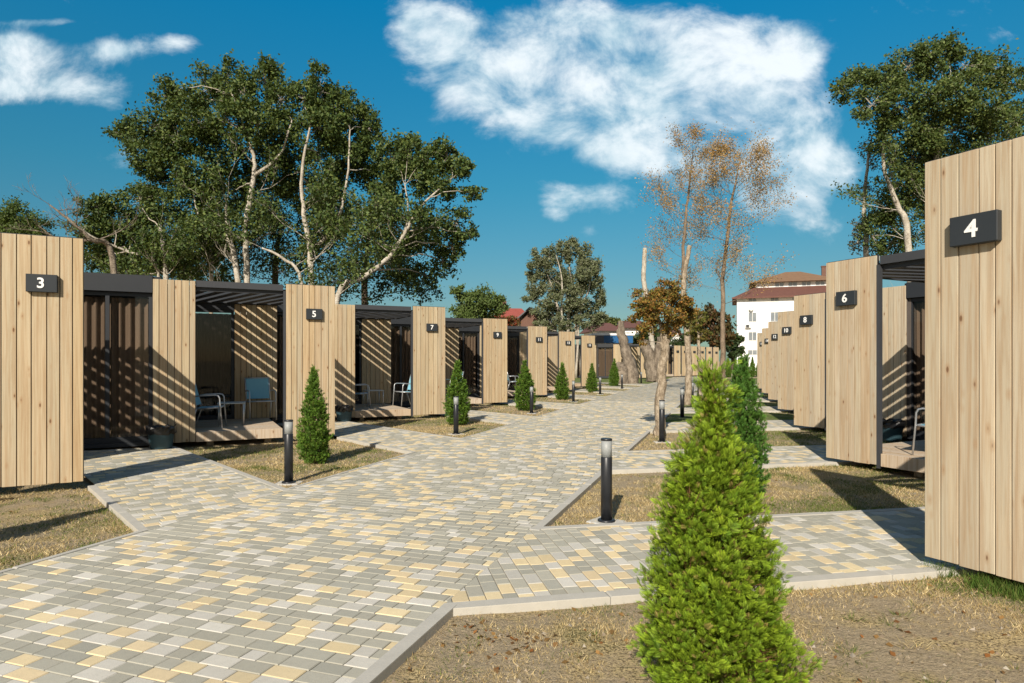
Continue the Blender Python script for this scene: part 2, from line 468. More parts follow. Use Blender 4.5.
def build_path():
    mb = MB()
    lay(mb, PL, PR, -1.0, QEND, lambda a, b, z: pq(a, b, z), [(-1, 0, -PL), (1, 0, PR)], lambda y: y > 24, 3)
    mb.poly([pq(PL, -1, -.0075), pq(PR, -1, -.0075), pq(PR, QEND, -.0075), pq(PL, QEND, -.0075)], (.5,)*3, 1)
    # the path swings right at its far end
    mb.poly([pq(PL, QEND, -.001), pq(PR, QEND, -.001), pq(3.5, QEND+7, -.001), pq(1.2, QEND+10, -.001)], (.36, .35, .32))
    tag(mb.build('path', ['paver', 'joint_sand']), kind='structure')
    # slip-ways to the doors
    c60, s60 = .5, .8660254
    w = BW*s60
    for side in (-1, 1):
        for k in range(-1 if side < 0 else 0, 8):
            q0 = (LQ0 if side < 0 else RQ0) + STEP*k
            p0 = PL if side < 0 else PR
            dx, dy = side*s60, c60                # along the branch
            nx, ny = -side*c60, s60               # across it (towards +q)
            fc = (LC[1]-LC[0]+STEP*(k+1)) if side < 0 else (RC[1]+RC[0]+STEP*(k+1))
            # t along, s across. local->pq
            def place(s, t, z, p0=p0, q0=q0, dx=dx, dy=dy, nx=nx, ny=ny):
                return pq(p0+dx*t+nx*s, q0+dy*t+ny*s, z)
            if side < 0:
                pl = [(nx, dx, 0)]                                      # p <= PL
                pl.append((ny-nx, dy-dx, fc-.04-(q0-p0)))               # q-p <= fc
            else:
                pl = [(-nx, -dx, 0)]
                pl.append((ny+nx, dy+dx, fc-.04-(q0+p0)))
            pl += [(-1, 0, 0), (1, 0, w)]
            mb = MB()
            if side < 0: pl2 = pl
            mir = side > 0
            pm = (lambda s, t, z, f=place: f(s, t, z))
            lay(mb, 0, w, -1.2, 9.5, pm, pl, lambda y, k=k: k > 3, 100+k*2+side)
            base = clip([(0, -2), (w, -2), (w, 9.5), (0, 9.5)], pl)
            mb.poly([place(a, b, -.008) for a, b in base], (.5,)*3, 1)
            # consistent facing up
            me = mb.mesh('branch_path', ['paver', 'joint_sand'])
            if side < 0: me.flip_normals()
            tag(link('branch_path', me), kind='structure')
    # kerbs
    kb = MB(); r = random.Random(5)
    def run(a, b, wd, top=.004):            # a,b in pq; box to the left of a->b by wd
        L = math.hypot(b[0]-a[0], b[1]-a[1]); ux, uy = (b[0]-a[0])/L, (b[1]-a[1])/L
        n_ = max(1, round(L/1.0)); 
        for i in range(n_):
            t0, t1 = L*i/n_+.002, L*(i+1)/n_-.002; z = top + r.uniform(-.002, .002); o = r.uniform(-.002, .002)
            c = []
            for t, s in ((t0, 0+.001), (t1, 0+.001), (t1, wd+o), (t0, wd+o)):
                c.append(pq(a[0]+ux*t-uy*s, a[1]+uy*t+ux*s))
            ar = sum(c[i][0]*c[(i+1) % 4][1]-c[(i+1) % 4][0]*c[i][1] for i in range(4))
            if ar < 0: c = c[::-1]
            kb.prism(c, -.14, z-.006)
            m = (sum(x[0] for x in c)/4, sum(x[1] for x in c)/4)
            lo = [(x[0], x[1], z-.006) for x in c]; hi = [(x[0]+(m[0]-x[0])*.02, x[1]+(m[1]-x[1])*.02, z) for x in c]
            bi = len(kb.v); kb.v += lo+hi
            fs = [(bi+4, bi+5, bi+6, bi+7)] + [(bi+i, bi+(i+1) % 4, bi+4+(i+1) % 4, bi+4+i) for i in range(4)]
            kb.f += fs; kb.t += [(.5,)*3]*5; kb.mi += [0]*5
    for k in range(-1, 8):
        ql = LQ0+STEP*k; qr = RQ0+STEP*k
        run((PL, ql+BW), (PL, ql+STEP), .05)                       # left path edge (away from path = -p)
        run((PR, qr+BW), (PR, qr+STEP), -.08)
        fl = LC[1]-LC[0]+STEP*(k+1); fr = RC[1]+RC[0]+STEP*(k+1)
        for q0, sgn in ((ql, -1), (ql+BW, 1)):
            L = (fl-(q0-PL))/(.5+.866) - .06
            if k == -1 and False: pass
            if sgn < 0: L = min(L, 2.75)
            a = (PL, q0); b = (PL-.866*L, q0+.5*L)
            if sgn < 0: run(a, b, .08)          # toward -q
            else: run(a, b, -.08)
        for q0, sgn in ((qr, -1), (qr+BW, 1)):
            L = (fr-(q0+PR))/(.5+.866) - .06
            a = (PR, q0); b = (PR+.866*L, q0+.5*L)
            if sgn < 0: run(a, b, -.10)
            else: run(a, b, .08)
    tag(kb.build('kerb', 'concrete'), kind='structure')
build_path()

# ------------------------------------------------------------------ cabins
AZ_A = ROW + R(45)
def text_mesh(s, size):
    cu = bpy.data.curves.new('numeral', 'FONT'); cu.body = s; cu.size = size; cu.align_x = 'CENTER'; cu.align_y = 'CENTER'
    cu.offset = size*.02; cu.extrude = .004
    o = bpy.data.objects.new('tmp', cu); COL.objects.link(o)
    dg = bpy.context.evaluated_depsgraph_get(); me = bpy.data.meshes.new_from_object(o.evaluated_get(dg))
    bpy.data.objects.remove(o); me.materials.clear(); me.materials.append(M['white_mark']); return me
def boards(mb, x0, x1, y0, y1, z0, z1, r, wmin=.095, wmax=.145, gap=.009):
    x = min(x0, x1); X = max(x0, x1)
    ws = []; t = 0
    while t < X-x-.05:
        w = r.uniform(wmin, wmax); ws.append(w); t += w
    s = (X-x)/t
    for w in ws:
        w *= s
        dy = r.uniform(0, .004)
        mb.box(x+gap/2, x+w-gap/2, y0-dy, y1, z0+r.uniform(-.004, .004), z1, (r.random(), r.random(), r.random()), bev=.003)
        x += w
TOP = 2.96
def wavy(mb, x0, x1, y, z0, z1, r, amp=.035, per=.13):
    n_ = max(8, int(abs(x1-x0)/.018)); ph = r.random()*6
    P = []
    for i in range(n_+1):
        x = x0+(x1-x0)*i/n_; P.append((x, y+amp*math.sin(x*2*math.pi/per+ph+.8*math.sin(x*9+ph))))
    for a, b in zip(P, P[1:]):
        mb.poly([(a[0], a[1], z0), (b[0], b[1], z0), (b[0], b[1], z1), (a[0], a[1], z1)])
def glazed(root, m, u0, u1, dpt, r, z0=.12, z1=2.70, curtain=1.0, two=False, name='glass_door'):
    """framed full-height glazing with a curtain hung behind it"""
    f = MB(); t = .055
    X = lambda u: m*u
    f.box(X(u0), X(u0+t), dpt, dpt+.07, z0, z1); f.box(X(u1-t), X(u1), dpt, dpt+.07, z0, z1)
    f.box(X(u0+t), X(u1-t), dpt, dpt+.07, z1-.06, z1); f.box(X(u0+t), X(u1-t), dpt, dpt+.07, z0, z0+.09)
    if two:
        c = (u0+u1)/2; f.box(X(c-.03), X(c+.03), dpt+.005, dpt+.065, z0+.09, z1-.06)
    door = f.build(name, 'steel', root)
    g = MB(); g.box(X(u0+t), X(u1-t), dpt+.03, dpt+.038, z0+.09, z1-.06); g.build('pane', 'glass', door)
    h = MB(); h.tube([(X(u1-t-.05), dpt-.035, .98), (X(u1-t-.05), dpt-.035, 1.22)], .009, 8)
    h.box(X(u1-t-.045), X(u1-t-.055), dpt-.035, dpt+.01, 1.0, 1.02); h.box(X(u1-t-.045), X(u1-t-.055), dpt-.035, dpt+.01, 1.18, 1.20)
    h.build('door_handle', 'aluminium', door)
    if curtain:
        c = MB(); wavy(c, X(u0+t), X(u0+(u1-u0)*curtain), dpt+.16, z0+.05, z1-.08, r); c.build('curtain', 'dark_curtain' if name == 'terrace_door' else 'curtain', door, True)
    return door
SLAT_T = math.tan(R(15))
def cabin(side, k, num, label, pos=None, rz=None, group='timber cabins along the path', split=None, bu=.79, pe=None, fw=None):
    """origin: outer foot of the number screen; x = m*u along the front, y = depth"""
    m = -1 if side < 0 else 1
    r = random.Random(k*31+side*7+200)
    if pos is None:
        p, q = ((LC[0], LC[1]+STEP*k) if side < 0 else (RC[0]+.012*k, RC[1]+(STEP-.05)*k))
        pos = pq(p, q)
        rz = (math.pi/2-AZ_A) if side < 0 else (math.pi/2-AZ_A-math.pi/2)
    root = thing('timber_cabin', label, 'cabin', pos, rz, group); LW = 'larch' if side < 0 else 'larch_grey_skylit'
    X = lambda u: m*u
    pa, pb, pc, ub = split or ((2.45, 3.12, 4.47, 3.0) if side < 0 else (1.95, 2.55, 4.47, 2.5))
    fw = fw or (.915 if side < 0 else .79)
    # number screen
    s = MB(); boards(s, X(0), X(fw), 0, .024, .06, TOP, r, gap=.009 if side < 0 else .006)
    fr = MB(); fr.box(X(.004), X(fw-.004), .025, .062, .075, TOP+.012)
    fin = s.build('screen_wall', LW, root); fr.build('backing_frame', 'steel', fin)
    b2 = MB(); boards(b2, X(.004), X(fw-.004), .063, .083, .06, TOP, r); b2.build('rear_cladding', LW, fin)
    pc_ = .40 if fw > .85 else .36
    if num is not None:
        pl = MB(); pl.box(X(pc_-.15), X(pc_+.15), -.065, -.005, 2.30, 2.505, bev=.004)
        po = pl.build('number_plate', 'plate', root)
        if num:
            nm = link('numeral', text_mesh(num, .165), po)
            nm.location = (X(pc_)-.008, -.067, 2.398); nm.rotation_euler = (R(90), 0, 0)
    ps = MB(); ps.box(X(fw+.003), X(fw+.045), -.004, .064, .02, 2.828); ps.build('steel_post', 'steel_light', root)
    # deck
    dk = MB(); y = .035
    while y < 2.56:
        dk.box(X(fw+.06 if (side < 0 or y < .1) else .16), X(pa-.004 if y < .1 else ub-.004), y, y+.135, .195, .222, (r.random(), r.random(), r.random()), bev=.003); y += .142
    dk.box(X(fw+.06), X(pa-.004), .0, .03, .05, .225, (r.random(), r.random(), r.random()), bev=.003)
    dk.box(X(fw+.06 if side < 0 else .17), X(fw+.09 if side < 0 else .20), .15 if side > 0 else .034, 2.56, .05, .19, (r.random(), r.random(), r.random()))
    for uu in (1.1, pa-.1): dk.box(X(uu), X(uu+.06), .04, 2.5, .06, .186, (.2, .2, .2))
    for uu in (1.15, pa-.3):
        for yy in (.25, 2.2): dk.box(X(uu), X(uu+.12), yy, yy+.12, -.06, .06, (.2, .2, .2))
    dk.build('deck', 'deck_wood', root)
    # pergola: steel frame and flat slats set at a slant
    pg = MB(); z0, z1 = 2.83, 2.945; e0 = pe or (.62 if side < 0 else .15); f0 = .10
    pg.box(X(fw+.05), X(pa-.003), .0, .06, z0, z1); pg.box(X(e0), X(ub-.003), .066, .098, 2.765, 2.86); pg.box(X(e0), X(ub-.003), 2.50, 2.56, 2.765, 2.86)
    pg.box(X(e0), X(e0+.05), .099, 2.50, 2.765, 2.86); pg.box(X(ub-.053), X(ub-.003), .099, 2.50, 2.765, 2.86)
    per = .30; ulo, uhi, y0, y1 = e0+.053, ub-.056, .10, 2.498
    uu = ulo - .86
    while uu < uhi:
        wd = .185
        # slat runs from (uu, y0) to (uu - T*(y1-y0), y1) in u : slants with depth
        P = [(uu, y0), (uu+wd, y0), (uu+wd-SLAT_T*(y1-y0)*-1, y1), (uu-SLAT_T*(y1-y0)*-1, y1)]
        P = clip(P, [(-1, 0, -ulo), (1, 0, uhi), (0, -1, -y0), (0, 1, y1)])
        if len(P) >= 3:
            Q = [(X(a), b) for a, b in P]
            ar = sum(Q[i][0]*Q[(i+1) % len(Q)][1]-Q[(i+1) % len(Q)][0]*Q[i][1] for i in range(len(Q)))
            if ar < 0: Q = Q[::-1]
            pg.prism(Q, 2.775, 2.812)
        uu += per
        if uu > 6: break
    pg.build('pergola', 'steel_light', root)
    # front panel, glazed front and the fascia above
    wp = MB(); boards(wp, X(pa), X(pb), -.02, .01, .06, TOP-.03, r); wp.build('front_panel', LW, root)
    glazed(root, m, pb+.01, pc, .06, r, .10, 2.68, 1.0, two=True)
    pl_ = MB(); pl_.box(X(pb+.01), X(pc), .0, .05, .03, .10); pl_.build('threshold', 'steel', root)
    # shell
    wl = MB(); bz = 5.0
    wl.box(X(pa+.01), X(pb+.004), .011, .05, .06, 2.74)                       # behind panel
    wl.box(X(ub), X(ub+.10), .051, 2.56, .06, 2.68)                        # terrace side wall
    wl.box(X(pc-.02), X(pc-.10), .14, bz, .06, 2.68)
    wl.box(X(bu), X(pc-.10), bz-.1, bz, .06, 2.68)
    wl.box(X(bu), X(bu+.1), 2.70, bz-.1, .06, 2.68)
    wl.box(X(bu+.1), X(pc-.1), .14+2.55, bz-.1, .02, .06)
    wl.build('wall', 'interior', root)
    bw0, bw1 = bu, max(bu+.3, 1.68 if pa > 2.2 else 1.35)
    if pa > 1.6:
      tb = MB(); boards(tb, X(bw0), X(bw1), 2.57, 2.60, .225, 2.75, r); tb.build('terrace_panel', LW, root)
    if pa > 1.6: glazed(root, m, bw1+.008, ub-.008, 2.58, r, .225, 2.62, .8, name='terrace_door')
    rf = MB()
    rf.box(X(pb+.005), X(pc), -.02, .0, 2.69, 2.985); 
    rf.box(X(ub), X(pc), .02, bz, 2.69, 2.975); rf.box(X(bu), X(ub-.001), 2.565, bz, 2.755, 2.975); rf.box(X(bw1), X(ub-.002), 2.57, 2.66, 2.625, 2.752)
    rf.build('roof', 'steel', root)
    return root
LN = ['3', '5', '7', '9', '11', '13', '15']; RN = ['4', '6', '8', '10', '12', '14', '16']
LEFTLAB = {
 '3': 'timber cabin with number 3 on its screen, at the left edge of the view',
 '5': 'timber cabin with number 5 on its screen, blue chairs and table on its deck',
 '7': 'timber cabin with number 7 on its screen, between the cabins numbered 5 and 9',
 '9': 'timber cabin with number 9 on its screen, dark striped glass beside it',
 '11': 'timber cabin with number 11 on its screen, on the left side of the path',
 '13': 'timber cabin with number 13 on its screen, left of the path',
 '15': 'timber cabin with number 15 on its screen, last before the dead trunks'}
RIGHTLAB = {
 '4': 'timber cabin with number 4 on its tall screen, at the right edge',
 '6': 'timber cabin with number 6 on its screen, right of the path',
 '8': 'timber cabin with number 8 on its screen, just behind cabin 6 on the right',
 '10': 'timber cabin with number 10 on its screen, right of the path',
 '12': 'timber cabin with number 12 on its screen, right of the path',
 '14': 'timber cabin with number 14 on its screen, second last of the right row',
 '16': 'timber cabin with number 16 on its screen, farthest of the right row'}
CAB = {}
for k, nm in enumerate(LN): CAB[nm] = cabin(-1, k, nm, LEFTLAB[nm], bu=2.0 if nm == '3' else .79)
for k, nm in enumerate(RN): CAB[nm] = cabin(1, k, nm, RIGHTLAB[nm], pe=.7 if nm == '4' else None)
cabin(-1, -1, '1', 'timber cabin with number 1 on its screen, outside the left edge of the view')
# cabins standing across the far end
def far_cab(px, dd, rz, lab, num='', side=-1, split=None):
    x, y = at(px, dd); return cabin(side, int(px), num, lab, (x, y, 0), rz, 'timber cabins at the far end of the path', split, fw=.78)
rl = math.pi/2-AZ_A
far_cab(650, 55, rl+R(-30), 'far timber cabin behind the leaning dead trunk, number screen hidden')
far_cab(625, 57, rl+R(-38), 'far timber cabin with a wide plain wall left of the leaning dead trunk', None, -1, (1.3, 3.25, 4.47, 3.0))
far_cab(661, 60, rl, 'far timber cabin showing between the split stump and the pollarded tree trunk')
ORD = ['leftmost of the far screens beyond the path end', 'second from left of the far screens beyond the path end',
       'third from left of the far screens beyond the path end', 'fourth from left of the far screens beyond the path end',
       'fifth from left of the far screens beyond the path end', 'rightmost of the far screens beyond the path end']
for i, (px, dd) in enumerate(((680.5, 61), (688, 62.5), (697, 64), (705, 65.5), (712, 67), (718.8, 68.5))):
    far_cab(px, dd, rl, 'timber cabin far off, '+ORD[i])

# ------------------------------------------------------------------ patio furniture, bins
def make_chair():
    root = thing('patio_chair', 'blue patio chair', 'chair', (0, 0, 0), 0, 'blue patio chairs on the cabin decks')
    fr = MB(); rr = .013
    for s_ in (-1, 1):
        x = s_*.27
        fr.tube([(x, -.27, 0), (x, -.235, .40), (x, -.225, .58), (x, -.20, .625), (x, -.15, .64), (x, .10, .63), (x, .20, .615)], rr, 8)
        fr.tube([(x, .30, 0), (x, .22, .22), (x, .17, .40)], rr, 8)
        fr.tube([(x*.93, .17, .40), (x*.93, .24, .65), (x*.93, .30, .90)], rr, 8)
        fr.tube([(x*.93, -.235, .405), (x*.93, .17, .385)], rr, 8)
    for (yy, z) in ((-.235, .405), (.17, .385), (.302, .90)): fr.tube([(-.26, yy, z), (.26, yy, z)], rr*.9, 8)
    fr.build('frame', 'aluminium', root, True)
    st = MB()
    for i in range(6):
        y0 = -.23+.39*i/6; y1 = -.23+.39*(i+1)/6; z = lambda y: .415-.02*math.cos((y+.03)*5)
        st.poly([(-.24, y0, z(y0)), (.24, y0, z(y0)), (.24, y1, z(y1)), (-.24, y1, z(y1))]); st.poly([(-.24, y0, z(y0)-.008), (-.24, y1, z(y1)-.008), (.24, y1, z(y1)-.008), (.24, y0, z(y0)-.008)])
    st.build('seat', 'blue_mesh', root)
    bk = MB()
    for i in range(5):
        t0, t1 = i/5, (i+1)/5; f = lambda t: (.185+.115*t, .45+.44*t)
        (ya, za), (yb, zb) = f(t0), f(t1)
        bk.poly([(-.235, ya-.012, za), (.235, ya-.012, za), (.235, yb-.012, zb), (-.235, yb-.012, zb)]); bk.poly([(-.235, ya, za), (-.235, yb, zb), (.235, yb, zb), (.235, ya, za)])
    bk.build('backrest', 'blue_mesh', root)
    return root
def make_table():
    root = thing('patio_table', 'small patio table', 'table', (0, 0, 0), 0, 'small patio tables on the cabin decks')
    t = MB(); t.box(-.25, .25, -.25, .25, .43, .45, bev=.006); t.build('tabletop', 'table_top', root)
    for s_ in (-1, 1):
        for c_ in (-1, 1):
            l = MB(); l.tube([(s_*.225, c_*.225, 0), (s_*.225, c_*.225, .43)], .015, 8); l.build('leg', 'aluminium', root, True)
    return root
def make_bin():
    root = thing('waste_bin', 'waste bin', 'bin', (0, 0, 0), 0, 'waste bins beside the cabin doors')
    b = MB(); b.lathe([(.14, 0), (.15, .02), (.185, .30), (.19, .31), (.17, .31), (.16, .26)], 18); b.build('bucket', 'bin_plastic', root, True)
    g = MB(); r = random.Random(4); n_ = 26
    prof = [(.186, .22), (.198, .25), (.205, .30), (.20, .335), (.17, .325), (.15, .29)]
    bi = len(g.v)
    for rr, z in prof:
        for k in range(n_):
            th = 2*math.pi*k/n_; w = rr+r.uniform(-.012, .012); g.v.append((w*math.cos(th), w*math.sin(th), z+r.uniform(-.018, .018)))
    for i in range(len(prof)-1):
        for k in range(n_):
            g.f.append((bi+i*n_+k, bi+i*n_+(k+1) % n_, bi+(i+1)*n_+(k+1) % n_, bi+(i+1)*n_+k)); g.t.append((.5,)*3); g.mi.append(0)
    g.build('bin_bag', 'bin_bag', root)
    return root
protos = {'c': make_chair(), 't': make_table(), 'b': make_bin()}; used = set()
def put(kind, cab, u, dpt, z, rz, lab):
    rt = CAB[cab]; m = -1 if cab in LN else 1
    o = protos[kind] if kind not in used else copy_tree(protos[kind]); used.add(kind)
    a = rt.rotation_euler.z; x, y = m*u, dpt
    o.location = (rt.location.x+math.cos(a)*x-math.sin(a)*y, rt.location.y+math.sin(a)*x+math.cos(a)*y, z)
    o.rotation_euler = (0, 0, a+m*rz if m < 0 else a+rz); o['label'] = lab
    if kind == 'b': o.scale = (1.15, 1.15, 1.15)
DZ = .222
put('c', '5', 1.18, 2.2, DZ, R(-8), 'blue chair facing the path against the striped wall of cabin 5')
put('c', '5', 2.22, .72, DZ, R(-80), 'blue chair seen from the side at the left of the cabin 5 deck')
put('t', '5', 1.80, 1.25, DZ, R(5), 'small silver table between the two blue chairs of cabin 5')
put('c', '7', 2.10, 1.0, DZ, R(-80), 'blue chair at the left end of the cabin 7 deck')
put('c', '7', .72, 1.3, DZ, R(80), 'silver framed chair at the right of the cabin 7 deck, in front of glass')
put('t', '7', 1.55, 1.7, DZ, R(0), 'small silver table between the chairs of cabin 7')
put('c', '9', 1.75, .75, DZ, R(85), 'silver framed chair half hidden by the thuja in front of cabin 9')
put('c', '11', 1.25, .85, DZ, R(-80), 'silver framed chair on the cabin 11 deck beside the cabin 9 screen')
put('c', '6', 1.30, .62, DZ, R(-75), 'chair on the cabin 6 deck, half hidden by the cabin 4 screen')
put('b', '5', 2.98, -.26, .0, .3, 'dark waste bin by the glass front left of the cabin 5 deck')
put('b', '7', 2.78, -.26, .0, 1.1, 'dark waste bin in front of the panel just right of the number 5 screen')
put('b', '8', 2.42, -.26, .0, 2.0, 'dark waste bin seen through the cabin 6 terrace')

# ------------------------------------------------------------------ bollards
def make_bollard():
    root = thing('bollard_light', 'b', 'bollard light', (0, 0, 0), 0, 'bollard lights along the path')
    a = MB(); a.lathe([(.085, GZ), (.085, GZ+.025), (.078, GZ+.030), (.056, GZ+.032)], 24); a.lathe([(.054, GZ+.03), (.054, .575), (.050, .58)], 24); a.build('post', 'bollard_black', root, True)
    b = MB(); b.lathe([(.051, .581), (.051, .735)], 24); b.build('diffuser', 'frosted', root, True)
    c = MB(); c.lathe([(.053, .736), (.055, .738), (.055, .752), (.050, .757)], 24); c.build('cap', 'bollard_black', root, True)
    p = MB(); p.box(-.15, .15, -.13, .13, GZ-.06, GZ+.012, bev=.006); p.build('footing', 'concrete_pad', root)
    return root
bol = make_bollard(); first = True
def put_bollard(p, q, lab, rz=0):
    global first
    o = bol if first else copy_tree(bol); first = False
    o.location = pq(p, q); o.rotation_euler = (0, 0, rz); o['label'] = lab
LB = [(-5.27, 6.78, 'bollard light in front of the cabin 5 deck, beside a small thuja'), (-5.45, 12.45, 'bollard light in front of the thuja by the number 7 screen'),
      (-5.5, 18.1, 'bollard light in front of the thuja by the number 9 screen'), (-5.55, 23.7, 'bollard light in front of the number 13 screen, left of the path'),
      (-5.6, 29.3, 'bollard light between two thujas near the number 15 screen'), (-5.6, 35.7, 'bollard light just left of the leaning dead trunk'),
      (-5.6, 44, 'bollard light between the leaning dead trunk and the split stump'), (-5.2, 51, 'farthest bollard light left of the path, beside the split stump')]
RB = [(-1.11, 6.13, 'nearest bollard light right of the path, standing clear left of the large thuja'), (-1.2, 12.5, 'bollard light in front of the pollarded tree trunk'),
      (-1.19, 18.0, 'bollard light between the two tree trunks right of the path'), (-1.2, 23.3, 'bollard light just behind the cut slender trunk, third beyond the large thuja'),
      (-1.2, 28.5, 'bollard light small beside the tip of the large thuja'), ]
for i, (p, q, l) in enumerate(LB+RB): put_bollard(p, q, l, i*.7)

# ------------------------------------------------------------------ thujas
def frond_template(full):
    Q = []
    def rh(a, b, w):
        ax, ay = a; bx, by = b; dx, dy = bx-ax, by-ay; L = math.hypot(dx, dy); nx, ny = -dy/L*w, dx/L*w
        mx, my = ax+dx*.55, ay+dy*.55
        Q.append([(ax, ay), (mx+nx, my+ny), (bx, by), (mx-nx, my-ny)])
    rh((0, 0), (1, 0), .032)
    np_ = 6 if full else 3
    for i in range(np_):
        t = .12+.76*i/np_; L = (.46*(1-t)**.7+.10); ang = R(44-8*t)
        for s in (-1, 1):
            tt = t+.04*s
            b = (tt+L*math.cos(ang), s*L*math.sin(ang)); rh((tt, 0), b, .034 if full else .085)
            if full and i < 4:
                m_ = (tt+L*.45*math.cos(ang), s*L*.45*math.sin(ang)); l2 = L*.5
                a2 = ang-R(40); rh(m_, (m_[0]+l2*math.cos(a2), m_[1]+s*l2*math.sin(a2)), .030)
    return np.array(Q)                       # (k,4,2)
def thuja_mesh(name, H, prof, nc, per, flen, full, seed, pal, lean=(0, 0), lump=.22, csize=.07):
    """sprays gathered in upright plumes over an uneven cone"""
    r = np.random.default_rng(seed)
    T = frond_template(full); k = len(T)
    zs = np.array([a for a, b in prof]); rs = np.array([b for a, b in prof])
    zz_ = np.linspace(0, H, 400); rr = np.interp(zz_, zs, rs); cdf = np.cumsum(rr+.02); cdf /= cdf[-1]
    z = np.interp(r.random(nc), cdf, zz_); th = r.random(nc)*2*math.pi
    lv = np.array([mnoise.noise((math.cos(a)*1.6+seed, math.sin(a)*1.6, b*4.2/H*1.4)) + .7*mnoise.noise((math.cos(a)*4+seed, math.sin(a)*4, b*13/H)) for a, b in zip(th, z)])
    rad = np.interp(z, zs, rs)*(1+lump*lv)
    depth = np.where(r.random(nc) < .30, r.random(nc)*.6+.25, np.clip(1-np.abs(r.normal(0, .10, nc)), .5, 1))
    rad = np.maximum(rad*depth-csize*.75+r.normal(0, .022, nc)*np.minimum(1, rad/.2), .003)
    out = np.stack([np.cos(th), np.sin(th), np.zeros(nc)], 1); up = np.array([0, 0, 1.0])
    f = z/H
    pos = np.stack([rad*np.cos(th)+lean[0]*f, rad*np.sin(th)+lean[1]*f, z], 1)
    cax = out*(.80-.40*f[:, None])+up*r.normal(.85, .22, nc)[:, None]+r.normal(0, .18, (nc, 3)); cax /= np.linalg.norm(cax, axis=1)[:, None]
    c0, c1, c2 = [np.array(c) for c in pal]
    ca = r.random(nc)
    # expand to sprays
    n = nc*per; I = np.repeat(np.arange(nc), per)
    t = r.random(n)**.8; cs = csize*r.uniform(.7, 1.3, nc)[I]
    ax = cax[I]+r.normal(0, .42, (n, 3))*(1.15-.4*t)[:, None]; ax /= np.linalg.norm(ax, axis=1)[:, None]
    P = pos[I]+cax[I]*(t*cs)[:, None]+r.normal(0, .16, (n, 3))*cs[:, None]*.8
    sd = np.cross(ax, out[I])+r.normal(0, .5, (n, 3)); sd -= ax*np.sum(sd*ax, 1)[:, None]; sd /= np.linalg.norm(sd, axis=1)[:, None]
    nr = np.cross(ax, sd)
    L = flen*r.uniform(.65, 1.25, n)
    tx = T[None, :, :, 0, None]; ty = T[None, :, :, 1, None]
    curl = -(tx**2)*r.uniform(-.25, .35, n)[:, None, None, None]; cup = np.abs(ty)*r.uniform(-.5, .5, n)[:, None, None, None]
    V = P[:, None, None, :]+L[:, None, None, None]*(ax[:, None, None, :]*tx+sd[:, None, None, :]*ty+nr[:, None, None, :]*(curl+cup))
    a = np.clip(ca[I]*.6+r.random(n)*.4, 0, 1)[:, None]; b = (r.random(n) < .06)[:, None]
    col = c0*(1-a)+c1*a; col = np.where(b, c2*(.7+.5*a), col)
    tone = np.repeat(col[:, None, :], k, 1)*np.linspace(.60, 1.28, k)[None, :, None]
    V = V.reshape(-1, 3); tone = tone.reshape(-1, 3)
    if full:                                  # brown stems carrying the plumes
        b0 = np.stack([lean[0]*f, lean[1]*f, np.maximum(z-.10, .02)], 1); e0 = pos+cax*(csize*.7)
        sd0 = np.cross(e0-b0, r.normal(0, 1, (nc, 3))); sd0 /= np.linalg.norm(sd0, axis=1)[:, None]; w_ = .0022
        mid = b0*.45+e0*.55
        S = np.stack([b0-sd0*w_, mid-sd0*w_, e0, mid+sd0*w_], 1).reshape(-1, 3)
        V = np.concatenate([V, S]); tone = np.concatenate([tone, np.tile(np.array([[.17, .085, .04]]), (nc, 1))*r.uniform(.6, 1.3, (nc, 1))])
    V[:, 2] = np.maximum(V[:, 2], .005)
    return np_mesh(name, V, 4, tone, 'thuja_leaf')
def thuja(label, loc, me, H, group='thujas planted along the path', rz=0, sc_=(1, 1, 1)):
    o = thing('thuja', label, 'thuja', loc, rz, group); o.scale = sc_
    t = MB(); t.tube([(0, 0, -.05), (0, 0, H*.5), (0, 0, H*.86)], [.022, .014, .004], 8); t.build('trunk', 'brown_bark', o)
    link('foliage', me, o); return o
BIGPAL = [(.095, .19, .014), (.31, .43, .028), (.26, .21, .06)]
SMPAL = [(.060, .14, .020), (.155, .26, .032), (.16, .19, .04)]
DKPAL = [(.045, .125, .020), (.095, .20, .028), (.12, .17, .04)]
bigprof = [(0, .335), (.12, .34), (.25, .31), (.44, .285), (.66, .25), (.84, .215), (1.02, .17), (1.12, .135), (1.22, .105), (1.32, .08), (1.42, .055), (1.49, .02)]
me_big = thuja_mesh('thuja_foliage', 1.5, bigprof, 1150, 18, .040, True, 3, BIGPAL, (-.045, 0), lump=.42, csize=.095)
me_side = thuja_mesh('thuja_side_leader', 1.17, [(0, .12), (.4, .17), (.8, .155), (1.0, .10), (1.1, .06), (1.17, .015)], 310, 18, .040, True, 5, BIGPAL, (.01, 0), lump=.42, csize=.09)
bx, by = at(721, 2.92)
ob = thuja('large bright green thuja in the right foreground, taller than the path bollards', (bx, by, GZ), me_big, 1.5, sc_=(1, 1, .968))
ol = link('side_leader', me_side, ob); ol.location = (-.165, -.06, 0)
smprof = [(0, .15), (.1, .215), (.45, .22), (.8, .18), (1.05, .115), (1.25, .06), (1.45, .012)]
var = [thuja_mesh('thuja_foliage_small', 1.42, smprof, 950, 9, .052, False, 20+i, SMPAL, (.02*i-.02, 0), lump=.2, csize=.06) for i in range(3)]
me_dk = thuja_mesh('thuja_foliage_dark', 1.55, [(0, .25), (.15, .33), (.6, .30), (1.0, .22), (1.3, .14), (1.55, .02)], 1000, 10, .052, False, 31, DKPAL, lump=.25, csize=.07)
x, y = at(743, 7.4); thuja('darker green thuja whose top shows right behind the large foreground thuja', (x, y, GZ), me_dk, 1.55, sc_=(.82, .82, 1))
